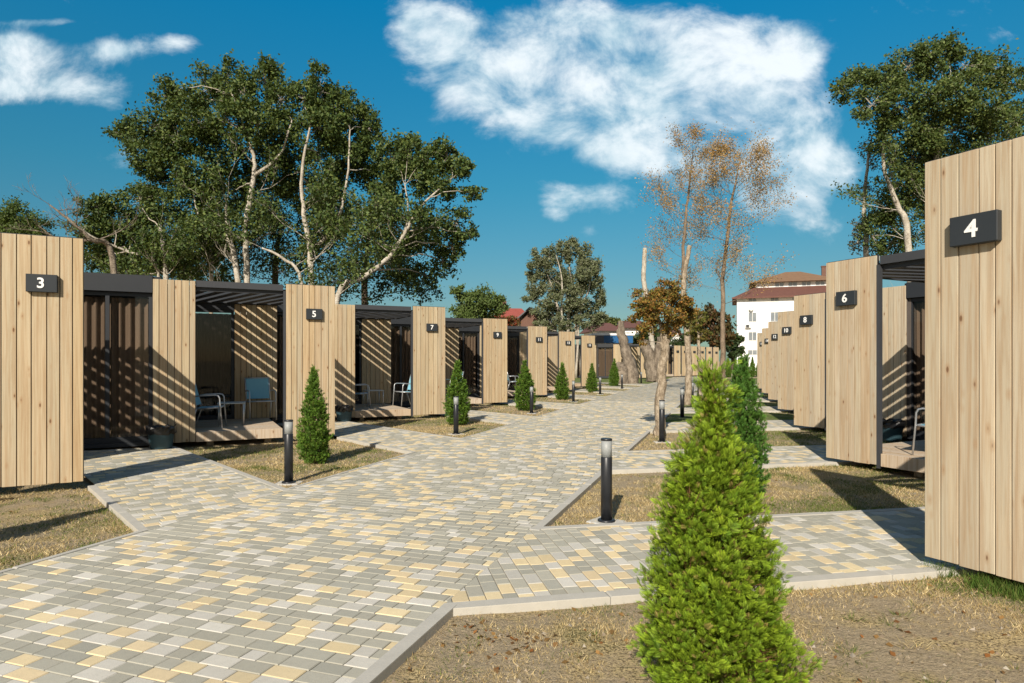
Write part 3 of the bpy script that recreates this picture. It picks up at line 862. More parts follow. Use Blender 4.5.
for i, (p, q, h, w, lab) in enumerate([(-5.93, 8.24, 1.4, .50, 'small thuja in front of the number 5 screen'), (-6.2, 14.25, 1.5, .60, 'small thuja at the right edge of the number 7 screen'),
        (-6.0, 19.1, 1.5, .66, 'small thuja between the screens numbered 9 and 11'), (-6.3, 24.9, 1.42, .60, 'small thuja between the screens numbered 11 and 13'),
        (-6.35, 31.1, 1.38, .56, 'small thuja at the foot of the number 15 screen'), (-6.5, 38.4, 1.62, .62, 'small thuja standing just left of the leaning dead trunk'),
        (-6.05, 2.95, 1.4, .5, 'small thuja outside the left edge of the view that shades the left lawn'),]):
    thuja(lab, pq(p, q, GZ), var[i % 3], 1.4, 'thujas planted along the path', i*1.3, (w/.5, w/.5, h/1.42))
for i, (px, dd, h, lab) in enumerate([(679.5, 63, 1.75, 'distant thuja in front of the leftmost far screens'), (703, 66, 1.5, 'distant thuja in front of the far row of screens, nearer the slender trunk')]):
    x, y = at(px, dd); thuja(lab, (x, y, GZ), var[i], 1.4, 'thujas planted along the path', i, (1.2, 1.2, h/1.42))
for i in range(11):
    x, y = at(729+i*6.1+rnd.uniform(-1, 1), 60+i*.5); s_ = rnd.uniform(1.0, 1.35)
    thuja('one of the row of distant thujas on the lawn in front of the white hotel', (x, y, GZ), var[i % 3], 1.4, 'row of thujas before the hotel', i*2.1, (s_*1.1, s_*1.1, s_*1.15))

# ------------------------------------------------------------------ trees
def leaf_mesh(name, C, size, tones, asp=.62, upb=.5):
    n_ = len(C)
    nrm = unit(n_)+np.array([-.15, -.45, upb]); nrm /= np.linalg.norm(nrm, axis=1)[:, None]
    t = np.cross(nrm, unit(n_)); t /= np.linalg.norm(t, axis=1)[:, None]; b = np.cross(nrm, t)
    s = (size*rng.uniform(.6, 1.35, n_))[:, None]
    bend = nrm*s*rng.uniform(-.25, .25, n_)[:, None]
    V = np.stack([C-t*s, C+b*s*asp+bend, C+t*s, C-b*s*asp+bend], 1).reshape(-1, 3)
    return np_mesh(name, V, 4, tones, 'foliage')
def palette(n_, cols, jit=.25):
    cols = np.array(cols); i = rng.integers(0, len(cols), n_); a = rng.random(n_)[:, None]
    j = rng.integers(0, len(cols), n_)
    c = cols[i]*a+cols[j]*(1-a); return c*rng.uniform(1-jit, 1+jit, n_)[:, None]
def curve(a, b, n_, wob, r, sag=0):
    a, b = Vector(a), Vector(b); L = (b-a).length; P = []
    o1 = Vector((r.uniform(-1, 1), r.uniform(-1, 1), r.uniform(-.5, 1)))*wob*L
    for i in range(n_+1):
        t = i/n_; P.append(a.lerp(b, t)+o1*math.sin(math.pi*t)+Vector((r.uniform(-1, 1), r.uniform(-1, 1), r.uniform(-1, 1)))*wob*.25*L*(0 < i < n_))
    return P
def tree(name, label, cat, trunks, clumps, bark, pal, leaf=.10, dens=1.0, group=None, base=None, seed=1, limb=.045, twig=True, leafname='crown', sub=17, spread=.26, ext=None, trunk_k=1.0, twigs=0):
    """trunks: lists of (x,y,z,r); clumps: (x,y,z,rx,rz,n)"""
    r = random.Random(seed)
    b0 = base or trunks[0][0][:3]
    root = thing(name, label, cat, (b0[0], b0[1], GZ), 0, group)
    O = Vector((b0[0], b0[1], GZ))
    t = MB(); nodes = []
    for tr in trunks:
        pts = [Vector(p[:3])-O for p in tr]; rad = [p[3]*trunk_k for p in tr]
        P = []; Rd = []
        for i in range(len(pts)-1):
            for j in range(5):
                f = j/5; p0 = pts[max(i-1, 0)]; p1 = pts[i]; p2 = pts[i+1]; p3 = pts[min(i+2, len(pts)-1)]
                q = .5*((2*p1)+(p2-p0)*f+(2*p0-5*p1+4*p2-p3)*f*f+(3*p1-p0-3*p2+p3)*f**3)
                w = min(rad[i]*.3, .035); P.append(q+Vector((r.uniform(-w, w), r.uniform(-w, w), 0))*(i+j > 0)); Rd.append(rad[i]+(rad[i+1]-rad[i])*f)
        P.append(pts[-1]); Rd.append(rad[-1])
        t.tube(P, Rd, 9); nodes += list(zip(P, Rd))
    C = []; 
    for (x, y, z, rx, rz_, n_) in clumps:
        c = Vector((x, y, z))-O
        best = min(nodes, key=lambda q: (q[0]-c).length+max(0, q[0].z-c.z+.3*rx)*2.0)
        L = (c-best[0]).length
        if L > .15:
            rad = min(best[1]*.62, limb*max(.4, min(1.1, L/3.5)))
            P = curve(best[0], c, 6, .10, r); t.tube(P, [rad*(1-.72*i/6) for i in range(7)], 6); nodes2 = P
        subs = []
        for i in range(sub):
            v = Vector((r.gauss(0, 1), r.gauss(0, 1), r.gauss(0, 1))).normalized()*r.uniform(.45, 1.0)
            sc_ = c+Vector((v.x*rx, v.y*rx, v.z*rz_)); subs.append(sc_)
            if twig:
                P = curve(c+(sc_-c)*.05, sc_, 4, .12, r); t.tube(P, [limb*.30, limb*.24, limb*.18, limb*.12, limb*.06], 4, cap=False)
        k = max(1, int(n_*dens/sub))
        for s in subs:
            e = spread*r.uniform(.7, 1.25)
            C.append(np.array(s)+rng.normal(0, 1, (k, 3))*np.array([rx*e*.75, rx*e*.75, rz_*e*.62]))
    if ext: ext(t, nodes, O, C, r)
    if twigs:
        def grow(p, d, L, rd, n_):
            P = [p]; dv = d.copy()
            for i in range(4):
                dv = (dv+Vector((r.uniform(-1, 1), r.uniform(-1, 1), r.uniform(-.5, .9)))*.28).normalized(); P.append(P[-1]+dv*L/4)
            t.tube(P, [rd*(1-.17*i) for i in range(5)], 5 if n_ > 1 else 3, cap=False)
            if n_ <= 1 and clumps:
                for q_ in [w_ for w_ in P[2:] if w_.z > .52*zt]: C.append(np.array(q_)+rng.normal(0, .13, (10, 3)))
            if n_ > 0:
                for i in (1, 2, 3, 4):
                    if r.random() < .8: grow(P[i], (dv+Vector((r.uniform(-1, 1), r.uniform(-1, 1), r.uniform(-.4, .8)))*.8).normalized(), L*r.uniform(.5, .75), max(.005, rd*.5), n_-1)
        zt = max(nd[0].z for nd in nodes); up = [nd for nd in nodes if 3.0 < nd[0].z < .78*zt]
        for i in range(twigs):
            p, rd = r.choice(up); a = r.random()*6.283
            grow(p, Vector((math.cos(a), math.sin(a), r.uniform(.1, 1.0))).normalized(), r.uniform(.8, 1.6), min(.018, rd*.3), 2)
    t.build('trunk', bark, root, True)
    if C:
        C = np.concatenate(C); link(leafname, leaf_mesh(name+'_crown', C, leaf, palette(len(C), pal)), root)
    return root
def T(px, py, dd, r=0): x, y = at(px, dd); return (x, y, zz(py, dd), r)
def Cl(px, py, dd, rpx, n_, asp=.8): x, y = at(px, dd); rr = rpx/F*dd; return (x, y, zz(py, dd), rr, rr*asp, n_)
def G(px, dd, r): x, y = at(px, dd); return (x, y, GZ-.05, r)
POP = [(.048, .084, .022), (.080, .122, .030), (.130, .165, .044), (.030, .054, .017)]
def Cq(px, py, dd, r_, asp=1.0, f=1.0):
    if py > 212: f *= .72
    x, y = at(px, dd); rr = r_*1.06/F*dd; return (x, y, zz(py, dd), rr, rr*asp, int(5.6*r_*r_*asp*f))
g = 'tall pale barked trees behind the left cabins'
PK = dict(group=g, trunk_k=.62, twigs=16, sub=20, spread=.24)
tree('poplar_tree', 'pale barked tree with a broken stub trunk, leftmost behind the cabins', 'tree',
     [[G(166, 24, .16), T(166, 275, 24, .15), T(164, 250, 24, .13), T(160, 228, 24, .10)], [G(150, 24, .1), T(158, 272, 24, .09), T(128, 252, 23.6, .07), T(95, 238, 23, .05), T(72, 222, 22.6, .02)]],
     [Cq(96, 208, 24, 18), Cq(118, 222, 24.5, 24), Cq(140, 200, 25, 22), Cq(88, 228, 24, 16), Cq(110, 250, 25, 24, .9), Cq(140, 245, 25.5, 24), Cq(165, 220, 25.5, 24), Cq(178, 255, 25.5, 20), Cq(92, 258, 25, 18), Cq(130, 270, 25.5, 22, .7)], 'pale_bark', POP, .060, 1.0, seed=2, **PK)
tree('poplar_tree', 'pale barked tree with a slim leaning trunk behind the cabin 5 pergola', 'tree',
     [[G(212, 25, .14), T(211, 278, 25, .13), T(208, 240, 25, .11), T(200, 222, 25, .07), T(190, 180, 25, .04)]],
     [Cq(128, 135, 25, 18, .9), Cq(150, 128, 25, 22), Cq(150, 155, 25, 24), Cq(178, 140, 25, 22), Cq(172, 170, 25, 26), Cq(150, 180, 25.5, 18), Cq(195, 190, 25.5, 24), Cq(205, 225, 26, 22), Cq(215, 258, 26, 18), Cq(190, 268, 26, 18, .7)], 'pale_bark', POP, .060, 1.0, seed=3, **PK)
tree('poplar_tree', 'tallest pale barked tree with twin white trunks behind the cabin 5 pergola', 'tree',
     [[G(238, 24, .2), T(238, 280, 24, .17), T(228, 235, 24, .13), T(226, 205, 24, .08)], [G(247, 24.3, .2), T(247, 280, 24.3, .19), T(246, 225, 24.3, .17), T(254, 175, 24.3, .14), T(252, 150, 24.3, .10), T(232, 95, 24.3, .05)], [T(254, 175, 24.3, .12), T(280, 155, 24.5, .08), T(292, 120, 24.6, .04)]],
     [Cq(166, 96, 25, 16, .9), Cq(188, 98, 25, 22, 1.1), Cq(208, 88, 25, 17, 1.3), Cq(228, 82, 25, 17, 1.6), Cq(246, 98, 24.5, 18, 1.3), Cq(264, 80, 25, 16, 1.6), Cq(282, 100, 25, 17, 1.4), Cq(200, 122, 24.5, 22), Cq(228, 122, 24.2, 22), Cq(258, 124, 24.2, 22), Cq(284, 130, 25.5, 20), Cq(222, 152, 25.5, 24), Cq(250, 160, 26.5, 24), Cq(280, 165, 26.5, 24), Cq(232, 190, 26.5, 24), Cq(270, 200, 27, 24)], 'pale_bark', POP, .060, 1.0, seed=4, **PK)
tree('poplar_tree', 'pale barked tree with a high forked trunk above the number 5 screen', 'tree',
     [[G(311, 23.5, .2), T(311, 285, 23.5, .18), T(310, 250, 23.5, .17), T(303, 205, 23.5, .12), T(302, 170, 23.5, .09), T(312, 120, 23.5, .05)], [T(310, 252, 23.5, .14), T(336, 225, 23.8, .10), T(347, 180, 24, .07), T(350, 130, 24, .04)], [G(300, 23.2, .12), T(302, 285, 23.2, .10), T(282, 258, 23.1, .08), T(262, 248, 23, .05)]],
     [Cq(304, 100, 24, 16, 1.4), Cq(320, 92, 24, 16, 1.6), Cq(338, 108, 24.5, 17, 1.5), Cq(354, 112, 25, 15, 1.4), Cq(368, 128, 25, 14, 1.5), Cq(318, 128, 24, 22), Cq(345, 140, 24.5, 22), Cq(370, 155, 25.5, 20, 1.2), Cq(318, 160, 26, 22), Cq(350, 172, 26, 24), Cq(380, 178, 26, 18), Cq(300, 190, 26.5, 22), Cq(330, 205, 26.5, 24)], 'pale_bark', POP, .060, 1.0, seed=5, **PK)
tree('poplar_tree', 'pale barked tree leaning right over cabin 7, with a long bare white limb', 'tree',
     [[G(330, 22.5, .2), T(338, 296, 22.5, .16), T(362, 278, 22.4, .145), T(388, 258, 22.3, .12), T(405, 232, 22.2, .10), T(420, 208, 22.1, .075), T(436, 192, 22, .05), T(452, 178, 22, .03)], [T(405, 232, 22.2, .07), T(408, 210, 22.2, .05), T(405, 185, 22.2, .03)]],
     [Cq(392, 160, 23.5, 18, 1.2), Cq(410, 152, 23, 16, 1.3), Cq(428, 158, 22.5, 16, 1.2), Cq(448, 158, 22.3, 15, 1.1), Cq(464, 168, 22, 11), Cq(415, 178, 23, 22), Cq(445, 182, 22.5, 18), Cq(474, 194, 22, 12, .7), Cq(395, 195, 24.5, 22), Cq(456, 222, 23, 18, .9), Cq(468, 232, 23, 11, .8), Cq(432, 232, 24, 20), Cq(405, 235, 25, 22), Cq(442, 262, 24, 15, 1.2), Cq(425, 275, 24.5, 14, 1.1), Cq(452, 248, 23.5, 12, 1.2), Cq(400, 268, 25, 18), Cq(375, 225, 25.5, 22)], 'pale_bark', POP, .060, 1.0, seed=6, **PK)
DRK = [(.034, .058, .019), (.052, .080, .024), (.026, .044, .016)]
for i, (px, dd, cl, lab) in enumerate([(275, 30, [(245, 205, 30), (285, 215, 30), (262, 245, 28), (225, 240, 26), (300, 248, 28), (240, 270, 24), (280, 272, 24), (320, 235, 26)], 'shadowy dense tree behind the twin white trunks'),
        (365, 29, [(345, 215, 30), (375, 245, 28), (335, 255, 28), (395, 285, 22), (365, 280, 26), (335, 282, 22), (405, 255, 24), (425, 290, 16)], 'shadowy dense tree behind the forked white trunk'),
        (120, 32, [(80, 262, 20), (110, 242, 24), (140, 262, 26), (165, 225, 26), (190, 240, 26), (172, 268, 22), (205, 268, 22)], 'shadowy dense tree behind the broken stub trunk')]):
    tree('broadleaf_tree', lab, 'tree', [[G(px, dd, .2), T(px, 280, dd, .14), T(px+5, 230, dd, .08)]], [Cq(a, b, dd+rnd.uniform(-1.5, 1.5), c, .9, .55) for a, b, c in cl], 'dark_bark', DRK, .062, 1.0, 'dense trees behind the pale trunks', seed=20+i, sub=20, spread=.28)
tree('broadleaf_tree', 'dense green tree at the left edge above the number 3 screen', 'tree', [[G(5, 30, .25), T(5, 250, 30, .2), T(8, 220, 30, .1)]],
     [Cl(10, 215, 30, 26, 3000), Cl(25, 228, 30, 22, 2400), Cl(-15, 225, 30, 26, 1500), Cl(38, 240, 30, 16, 1200), Cl(10, 245, 30, 26, 2000)], 'dark_bark', [(.05, .085, .018), (.075, .115, .025), (.095, .13, .03)], .055, 1.6, None, seed=31)
# bare dead limb reaching left over cabin 3
def bare(px, dd, label, trunks, seed, leaves=None, pal=None, dep=4, bark='brown_bark', name='bare_tree', leaf=.05, l0=1.6, every=2, r0=.03, lsp=.08, upw=.35, maxr=.075, per=1):
    def ext(t, nodes, O, C, r):
        def grow(p, d, L, rad, n_):
            P = [p]; dd_ = d.copy()
            for i in range(4):
                dd_ = (dd_+Vector((r.uniform(-1, 1), r.uniform(-1, 1), r.uniform(-.6, 1)))*.22).normalized(); P.append(P[-1]+dd_*L/4)
            t.tube(P, [rad*(1-.15*i) for i in range(5)], 5 if rad > .012 else 3, cap=False)
            if leaves and n_ <= 2:
                for pnt in P[1:]: C.append(np.array(pnt)+rng.normal(0, lsp*max(1, n_), (leaves, 3)))
            if n_ <= 0: return
            for i in (2, 3, 4):
                if r.random() < .86:
                    nd = (dd_+Vector((r.uniform(-1, 1), r.uniform(-1, 1), r.uniform(-.3, .9)))*.75).normalized()
                    grow(P[i], nd, L*r.uniform(.55, .78), max(.004, rad*.58), n_-1)
        for i, (p, rad) in enumerate(nodes):
            if rad < maxr and i % every == 0 and p.z > 4.2:
                for _ in range(per):
                    a = r.random()*6.28; d_ = Vector((math.cos(a), math.sin(a), upw)).normalized(); grow(p, d_, l0*r.uniform(.6, 1.1)*min(1, .5+rad*8), min(rad*.6, r0), dep)
    return tree(name, label, 'tree', trunks, [], bark, pal or [(.3, .15, .04)], leaf, 1, None, seed=seed, ext=ext)
bare(60, 21, 'bare tangle of dead grey limbs above the number 3 screen', [[G(120, 21.5, .12), T(112, 258, 21.5, .10), T(92, 240, 21, .065), T(72, 222, 20.7, .045), T(50, 205, 20.5, .02)], [T(92, 240, 21, .05), T(60, 240, 20.6, .03), T(38, 225, 20.3, .015)]], 41, None, None, 3, 'dead_bark', 'dead_tree', l0=.9, every=2, r0=.022)

# right tree
RT = [(.058, .094, .024), (.090, .130, .032), (.135, .165, .046), (.040, .066, .019)]
tree('poplar_tree', 'large spreading green tree behind the right cabins, above the number 4 screen', 'tree',
     [[G(940, 24, .3), T(936, 245, 24, .22), T(930, 205, 24, .17), T(938, 150, 24, .12), T(945, 90, 24, .05)], [G(912, 24, .2), T(908, 240, 24, .16), T(897, 205, 24, .13), T(884, 165, 24, .09), T(884, 110, 24, .04)], [T(930, 205, 24, .13), T(955, 190, 24.2, .10), T(985, 140, 24.3, .05)]],
     [Cq(845, 90, 24, 12, 1.1), Cq(862, 82, 24, 17), Cq(885, 80, 24, 20), Cq(908, 68, 24, 20), Cq(930, 58, 24, 18, 1.2), Cq(948, 50, 24, 15), Cq(966, 66, 24, 20), Cq(988, 70, 24.5, 18), Cq(1006, 82, 24.5, 18), Cq(872, 105, 23.5, 18), Cq(900, 105, 23.5, 22), Cq(930, 95, 23.2, 22), Cq(960, 100, 23.2, 24), Cq(990, 108, 23.5, 22), Cq(895, 132, 24, 22), Cq(922, 128, 23.5, 24), Cq(952, 132, 24.5, 24), Cq(985, 140, 24.5, 22), Cq(1015, 120, 24.5, 20),
      Cq(912, 160, 24.5, 22), Cq(940, 165, 25, 24), Cq(890, 160, 25, 12, 1, .6), Cq(898, 185, 24.5, 18), Cq(922, 192, 25.5, 22), Cq(878, 212, 25, 16), Cq(900, 215, 25, 20), Cq(872, 236, 25, 13), Cq(892, 242, 25.5, 16), Cq(915, 238, 25.5, 18), Cq(945, 205, 26, 24)], 'pale_bark', RT, .054, 1.0, None, trunk_k=.72, twigs=12, seed=51, sub=20, spread=.25)
tree('poplar_tree', 'slim tree with a pale trunk at the left of the large right tree', 'tree', [[G(866, 26, .16), T(866, 250, 26, .13), T(864, 205, 26, .10), T(868, 160, 26, .06), T(872, 135, 26, .03)]],
     [Cq(866, 190, 26, 10, 1, .5), Cq(870, 155, 26, 11, 1.3, .5), Cq(862, 225, 26, 10), Cq(858, 242, 26, 10), Cq(880, 245, 26.5, 12)], 'pale_bark', [(.15, .15, .10), (.10, .12, .05), (.20, .19, .14)], .045, 1.0, None, trunk_k=.8, seed=52)
tree('broadleaf_tree', 'green tree crown cut by the right edge of the photo', 'tree', [[G(1060, 27, .2), T(1055, 150, 27, .15), T(1050, 90, 27, .06)]],
     [Cl(1030, 80, 27, 20, 1800), Cl(1050, 70, 27, 26, 2000), Cl(1040, 110, 27, 24, 1700), Cl(1070, 100, 27, 28, 1700)], 'dark_bark', RT, .055, 1.8, None, seed=53)
# middle distance
tree('poplar_tree', 'tall grey green tree with many pale upright limbs beyond the cabins, centre left', 'tree',
     [[G(560, 58, .3), T(560, 325, 58, .24), T(553, 290, 58, .16), T(540, 256, 58, .06)], [G(572, 58, .3), T(568, 325, 58, .22), T(572, 290, 58, .15), T(566, 250, 58, .06)], [G(582, 58, .3), T(576, 320, 58, .22), T(584, 290, 58, .14), T(592, 260, 58, .06)], [G(566, 57, .2), T(562, 320, 57, .16), T(562, 280, 57, .11), T(556, 255, 57, .04)], [G(576, 57, .2), T(580, 315, 57, .15), T(590, 285, 57, .10), T(586, 260, 57, .04)]],
     [Cl(536, 266, 58, 10, 1500, 1.5), Cl(549, 256, 58, 9, 1400, 1.5), Cl(562, 252, 58, 9, 1400, 1.6), Cl(573, 250, 58, 8, 1300, 1.6), Cl(586, 258, 58, 9, 1300, 1.6), Cl(597, 276, 58, 9, 1300, 1.8), Cl(536, 288, 58, 9, 1000, 1.5), Cl(549, 284, 59, 10, 800, 1.4), Cl(565, 280, 59, 10, 800, 1.4), Cl(580, 284, 59, 10, 800, 1.4), Cl(601, 300, 58, 7, 1100, 1.7), Cl(542, 310, 58, 11, 900), Cl(556, 308, 59, 10, 700), Cl(570, 312, 59, 11, 800), Cl(586, 308, 59, 11, 900), Cl(594, 320, 59, 12, 1100), Cl(530, 276, 59, 6, 600), Cl(548, 322, 59, 12, 900), Cl(572, 324, 59, 12, 900), Cl(552, 300, 56.5, 9, 700), Cl(566, 296, 56.5, 9, 600), Cl(578, 304, 56.5, 9, 700), Cl(540, 326, 56.5, 9, 700), Cl(562, 322, 56.5, 10, 700), Cl(582, 322, 56.5, 10, 700), Cl(530, 296, 58, 8, 700), Cl(600, 318, 58, 8, 900)], 'pale_bark',
     [(.10, .128, .055), (.145, .16, .08), (.19, .20, .12)], .085, 1.6, None, seed=61, limb=.05, twigs=30, trunk_k=.55)
tree('broadleaf_tree', 'rounded bright green tree above the roofs of cabins 7 and 9', 'tree', [[G(475, 46, .25), T(475, 325, 46, .2), T(476, 305, 46, .1)]],
     [Cl(466, 303, 46, 16, 1500), Cl(482, 300, 46, 16, 1500), Cl(495, 306, 46, 12, 1200), Cl(475, 315, 46, 18, 1500), Cl(458, 290, 46, 8, 500), Cl(462, 320, 46, 14, 900)], 'dark_bark', [(.07, .11, .025), (.10, .15, .04), (.13, .17, .05)], .08, 1.9, None, seed=62)
tree('red_shrub', 'reddish leaved shrub below the red roofed house', 'shrub', [[G(498, 50, .12), T(498, 330, 50, .08)]],
     [Cl(490, 320, 50, 9, 600), Cl(502, 319, 50, 9, 600), Cl(512, 322, 50, 7, 400)], 'dark_bark', [(.24, .05, .025), (.16, .07, .03), (.12, .10, .03)], .11, 1.0, None, seed=63)
tree('broadleaf_tree', 'pale yellow green tree tops behind the brown roofs beyond the tall grey green tree', 'tree', [[G(607, 85, .3), T(607, 330, 85, .2)]],
     [Cl(603, 322, 85, 10, 700), Cl(612, 324, 85, 8, 500)], 'dark_bark', [(.12, .14, .04), (.09, .11, .03)], .22, 1.0, None, seed=64)
AUT = [(.28, .12, .028), (.20, .10, .025), (.32, .19, .04), (.15, .15, .03), (.12, .13, .03), (.11, .07, .02)]
tree('pollarded_tree', 'small pollarded tree with a mop of rust and orange leaves beside the path', 'tree',
     [[G(660, 13.3, .12), T(661, 400, 13.3, .10), T(663, 362, 13.3, .093), T(665, 340, 13.3, .105), T(664, 325, 13.3, .085)], [T(664, 330, 13.3, .05), T(655, 312, 13.2, .03), T(645, 296, 13.2, .015)], [T(664, 330, 13.3, .05), T(676, 310, 13.4, .03), T(685, 296, 13.5, .015)]],
     [Cl(650, 297, 13.3, 15, 1700), Cl(668, 291, 13.3, 15, 1700), Cl(640, 308, 13.2, 12, 1100), Cl(662, 310, 13.0, 17, 1900), Cl(682, 304, 13.4, 13, 1300), Cl(648, 324, 13.2, 12, 1000, 1.1), Cl(668, 328, 13.2, 10, 600, 1.2), Cl(690, 315, 13.6, 11, 900), Cl(678, 322, 13.3, 10, 700), Cl(642, 338, 13.3, 5, 200, 2.2), Cl(634, 318, 13.2, 7, 350)], 'tan_bark', AUT, .026, 1.0, None, seed=71, limb=.022, sub=16)
tree('broadleaf_tree', 'green leaved small tree right behind the rust coloured pollarded tree', 'tree', [[G(701, 17.5, .05), T(699, 350, 17.5, .045), T(697, 320, 17.5, .03)]],
     [Cl(692, 328, 17.5, 11, 420), Cl(702, 335, 17.6, 9, 330), Cl(699, 318, 17.6, 9, 260)], 'tan_bark', [(.10, .12, .025), (.15, .14, .03), (.12, .08, .02)], .045, 1.0, None, seed=72, limb=.03)
SP = [(.44, .25, .08), (.36, .19, .06), (.48, .32, .14), (.30, .22, .09), (.22, .18, .07)]
# cut slender trunk with stubs, right of the path
tree('cut_tree', 'tall slender tree trunk sawn off at the top, right of the path', 'tree', [[G(687, 22.3, .13), T(689, 370, 22.3, .115), T(686, 330, 22.3, .10), T(683, 295, 22.3, .09), T(687, 262, 22.3, .08), T(690, 246, 22.3, .078)]], [Cl(684, 300, 22.3, 7, 90, 2.0)], 'tan_bark', AUT, .05, 1.0, None, seed=73, limb=.02)
bare(690, 27, 'thin bare tree with a dark leaning trunk, left of the sparse orange tree', [[G(690, 27, .10), T(688, 330, 27, .09), T(683, 270, 27, .074), T(686, 215, 27, .055), T(690, 180, 27, .035), T(693, 150, 27, .012)]], 74, 4, SP, 3, 'brown_bark', 'sparse_tree', .030, 1.15, 1, .011, .12, .4, .10)
bare(722, 32, 'tall thin tree with sparse orange autumn leaves in front of the white hotel', [[G(722, 32, .15), T(723, 340, 32, .125), T(723, 280, 32, .10), T(729, 220, 32, .074), T(734, 190, 32, .05), T(740, 160, 32, .02)]], 75, 6, SP, 3, 'brown_bark', 'sparse_tree', .036, 1.6, 1, .013, .17, .4, .135, 2)
tree('pale_dead_tree', 'tall white dead trunk with a sawn top rising behind the rust coloured tree', 'tree', [[G(655, 52, .35), T(654, 360, 52, .3), T(649, 320, 52, .28), T(644, 280, 52, .26), T(645, 248, 52, .23)]], [], 'pale_bark', AUT, .1, 1, None, seed=76, trunk_k=.75)
def gnarl(t, nodes, O, C, r):
    t.v = [tuple(Vector(v)+mnoise.noise_vector(Vector(v)*1.6)*.13+mnoise.noise_vector(Vector(v)*4.5)*.06) for v in t.v]
def stump(label, spec, seed):
    o = tree('dead_tree', label, 'dead tree', spec, [], 'dead_bark', AUT, .1, 1, None, seed=seed, ext=gnarl); return o
stump('big leaning dead trunk with a swollen foot on the left lawn', [[G(631, 43, .55), T(631, 376, 43, .52), T(629, 362, 43, .47), T(625, 346, 43, .31), T(622, 333, 43, .26), T(620.5, 322, 43, .21)], [G(622, 42.6, .42), T(621.5, 374, 42.6, .42), T(620, 367, 42.6, .34), T(620, 362, 42.6, .15)], [T(623.5, 345, 43, .15), T(620, 338, 43, .12), T(618, 330, 43, .10)]], 81)
stump('wide split dead stump on the lawn, right of the leaning trunk', [[G(653, 47, .52), T(652, 372, 47, .5), T(650, 358, 47, .46), T(646, 347, 47, .40), T(644, 341, 47, .3)], [G(658, 47, .52), T(659, 370, 47, .52), T(661, 356, 47, .50), T(663, 344, 47, .46), T(662, 338, 47, .36)]], 82)
tree('broadleaf_tree', 'dark rusty brown tree beyond the far screens, left of the slender orange tree', 'tree', [[G(712, 75, .35), T(712, 345, 75, .3), T(712, 325, 75, .15)]],
     [Cl(706, 318, 75, 14, 1100), Cl(720, 322, 75, 13, 1100), Cl(712, 335, 75, 15, 1200), Cl(700, 335, 75, 10, 700), Cl(726, 338, 75, 9, 600)], 'dark_bark', [(.11, .05, .02), (.08, .06, .02), (.05, .055, .02)], .2, 1.0, None, seed=83)
tree('broadleaf_tree', 'dark green tree filling the gap left of the white hotel', 'tree', [[G(733, 82, .3), T(733, 345, 82, .2)]],
     [Cl(729, 345, 82, 9, 800), Cl(736, 340, 82, 8, 800), Cl(733, 352, 82, 10, 800)], 'dark_bark', DRK, .2, 1.0, None, seed=84)
tree('broadleaf_tree', 'green tree behind the dead trunks and the blue fronted pavilion', 'tree', [[G(645, 80, .3), T(645, 345, 80, .2)]],
     [Cl(638, 338, 80, 10, 900), Cl(650, 335, 80, 11, 900), Cl(662, 340, 80, 9, 700), Cl(690, 338, 86, 10, 800), Cl(678, 343, 86, 8, 600)], 'dark_bark', DRK, .2, 1.0, None, seed=85)

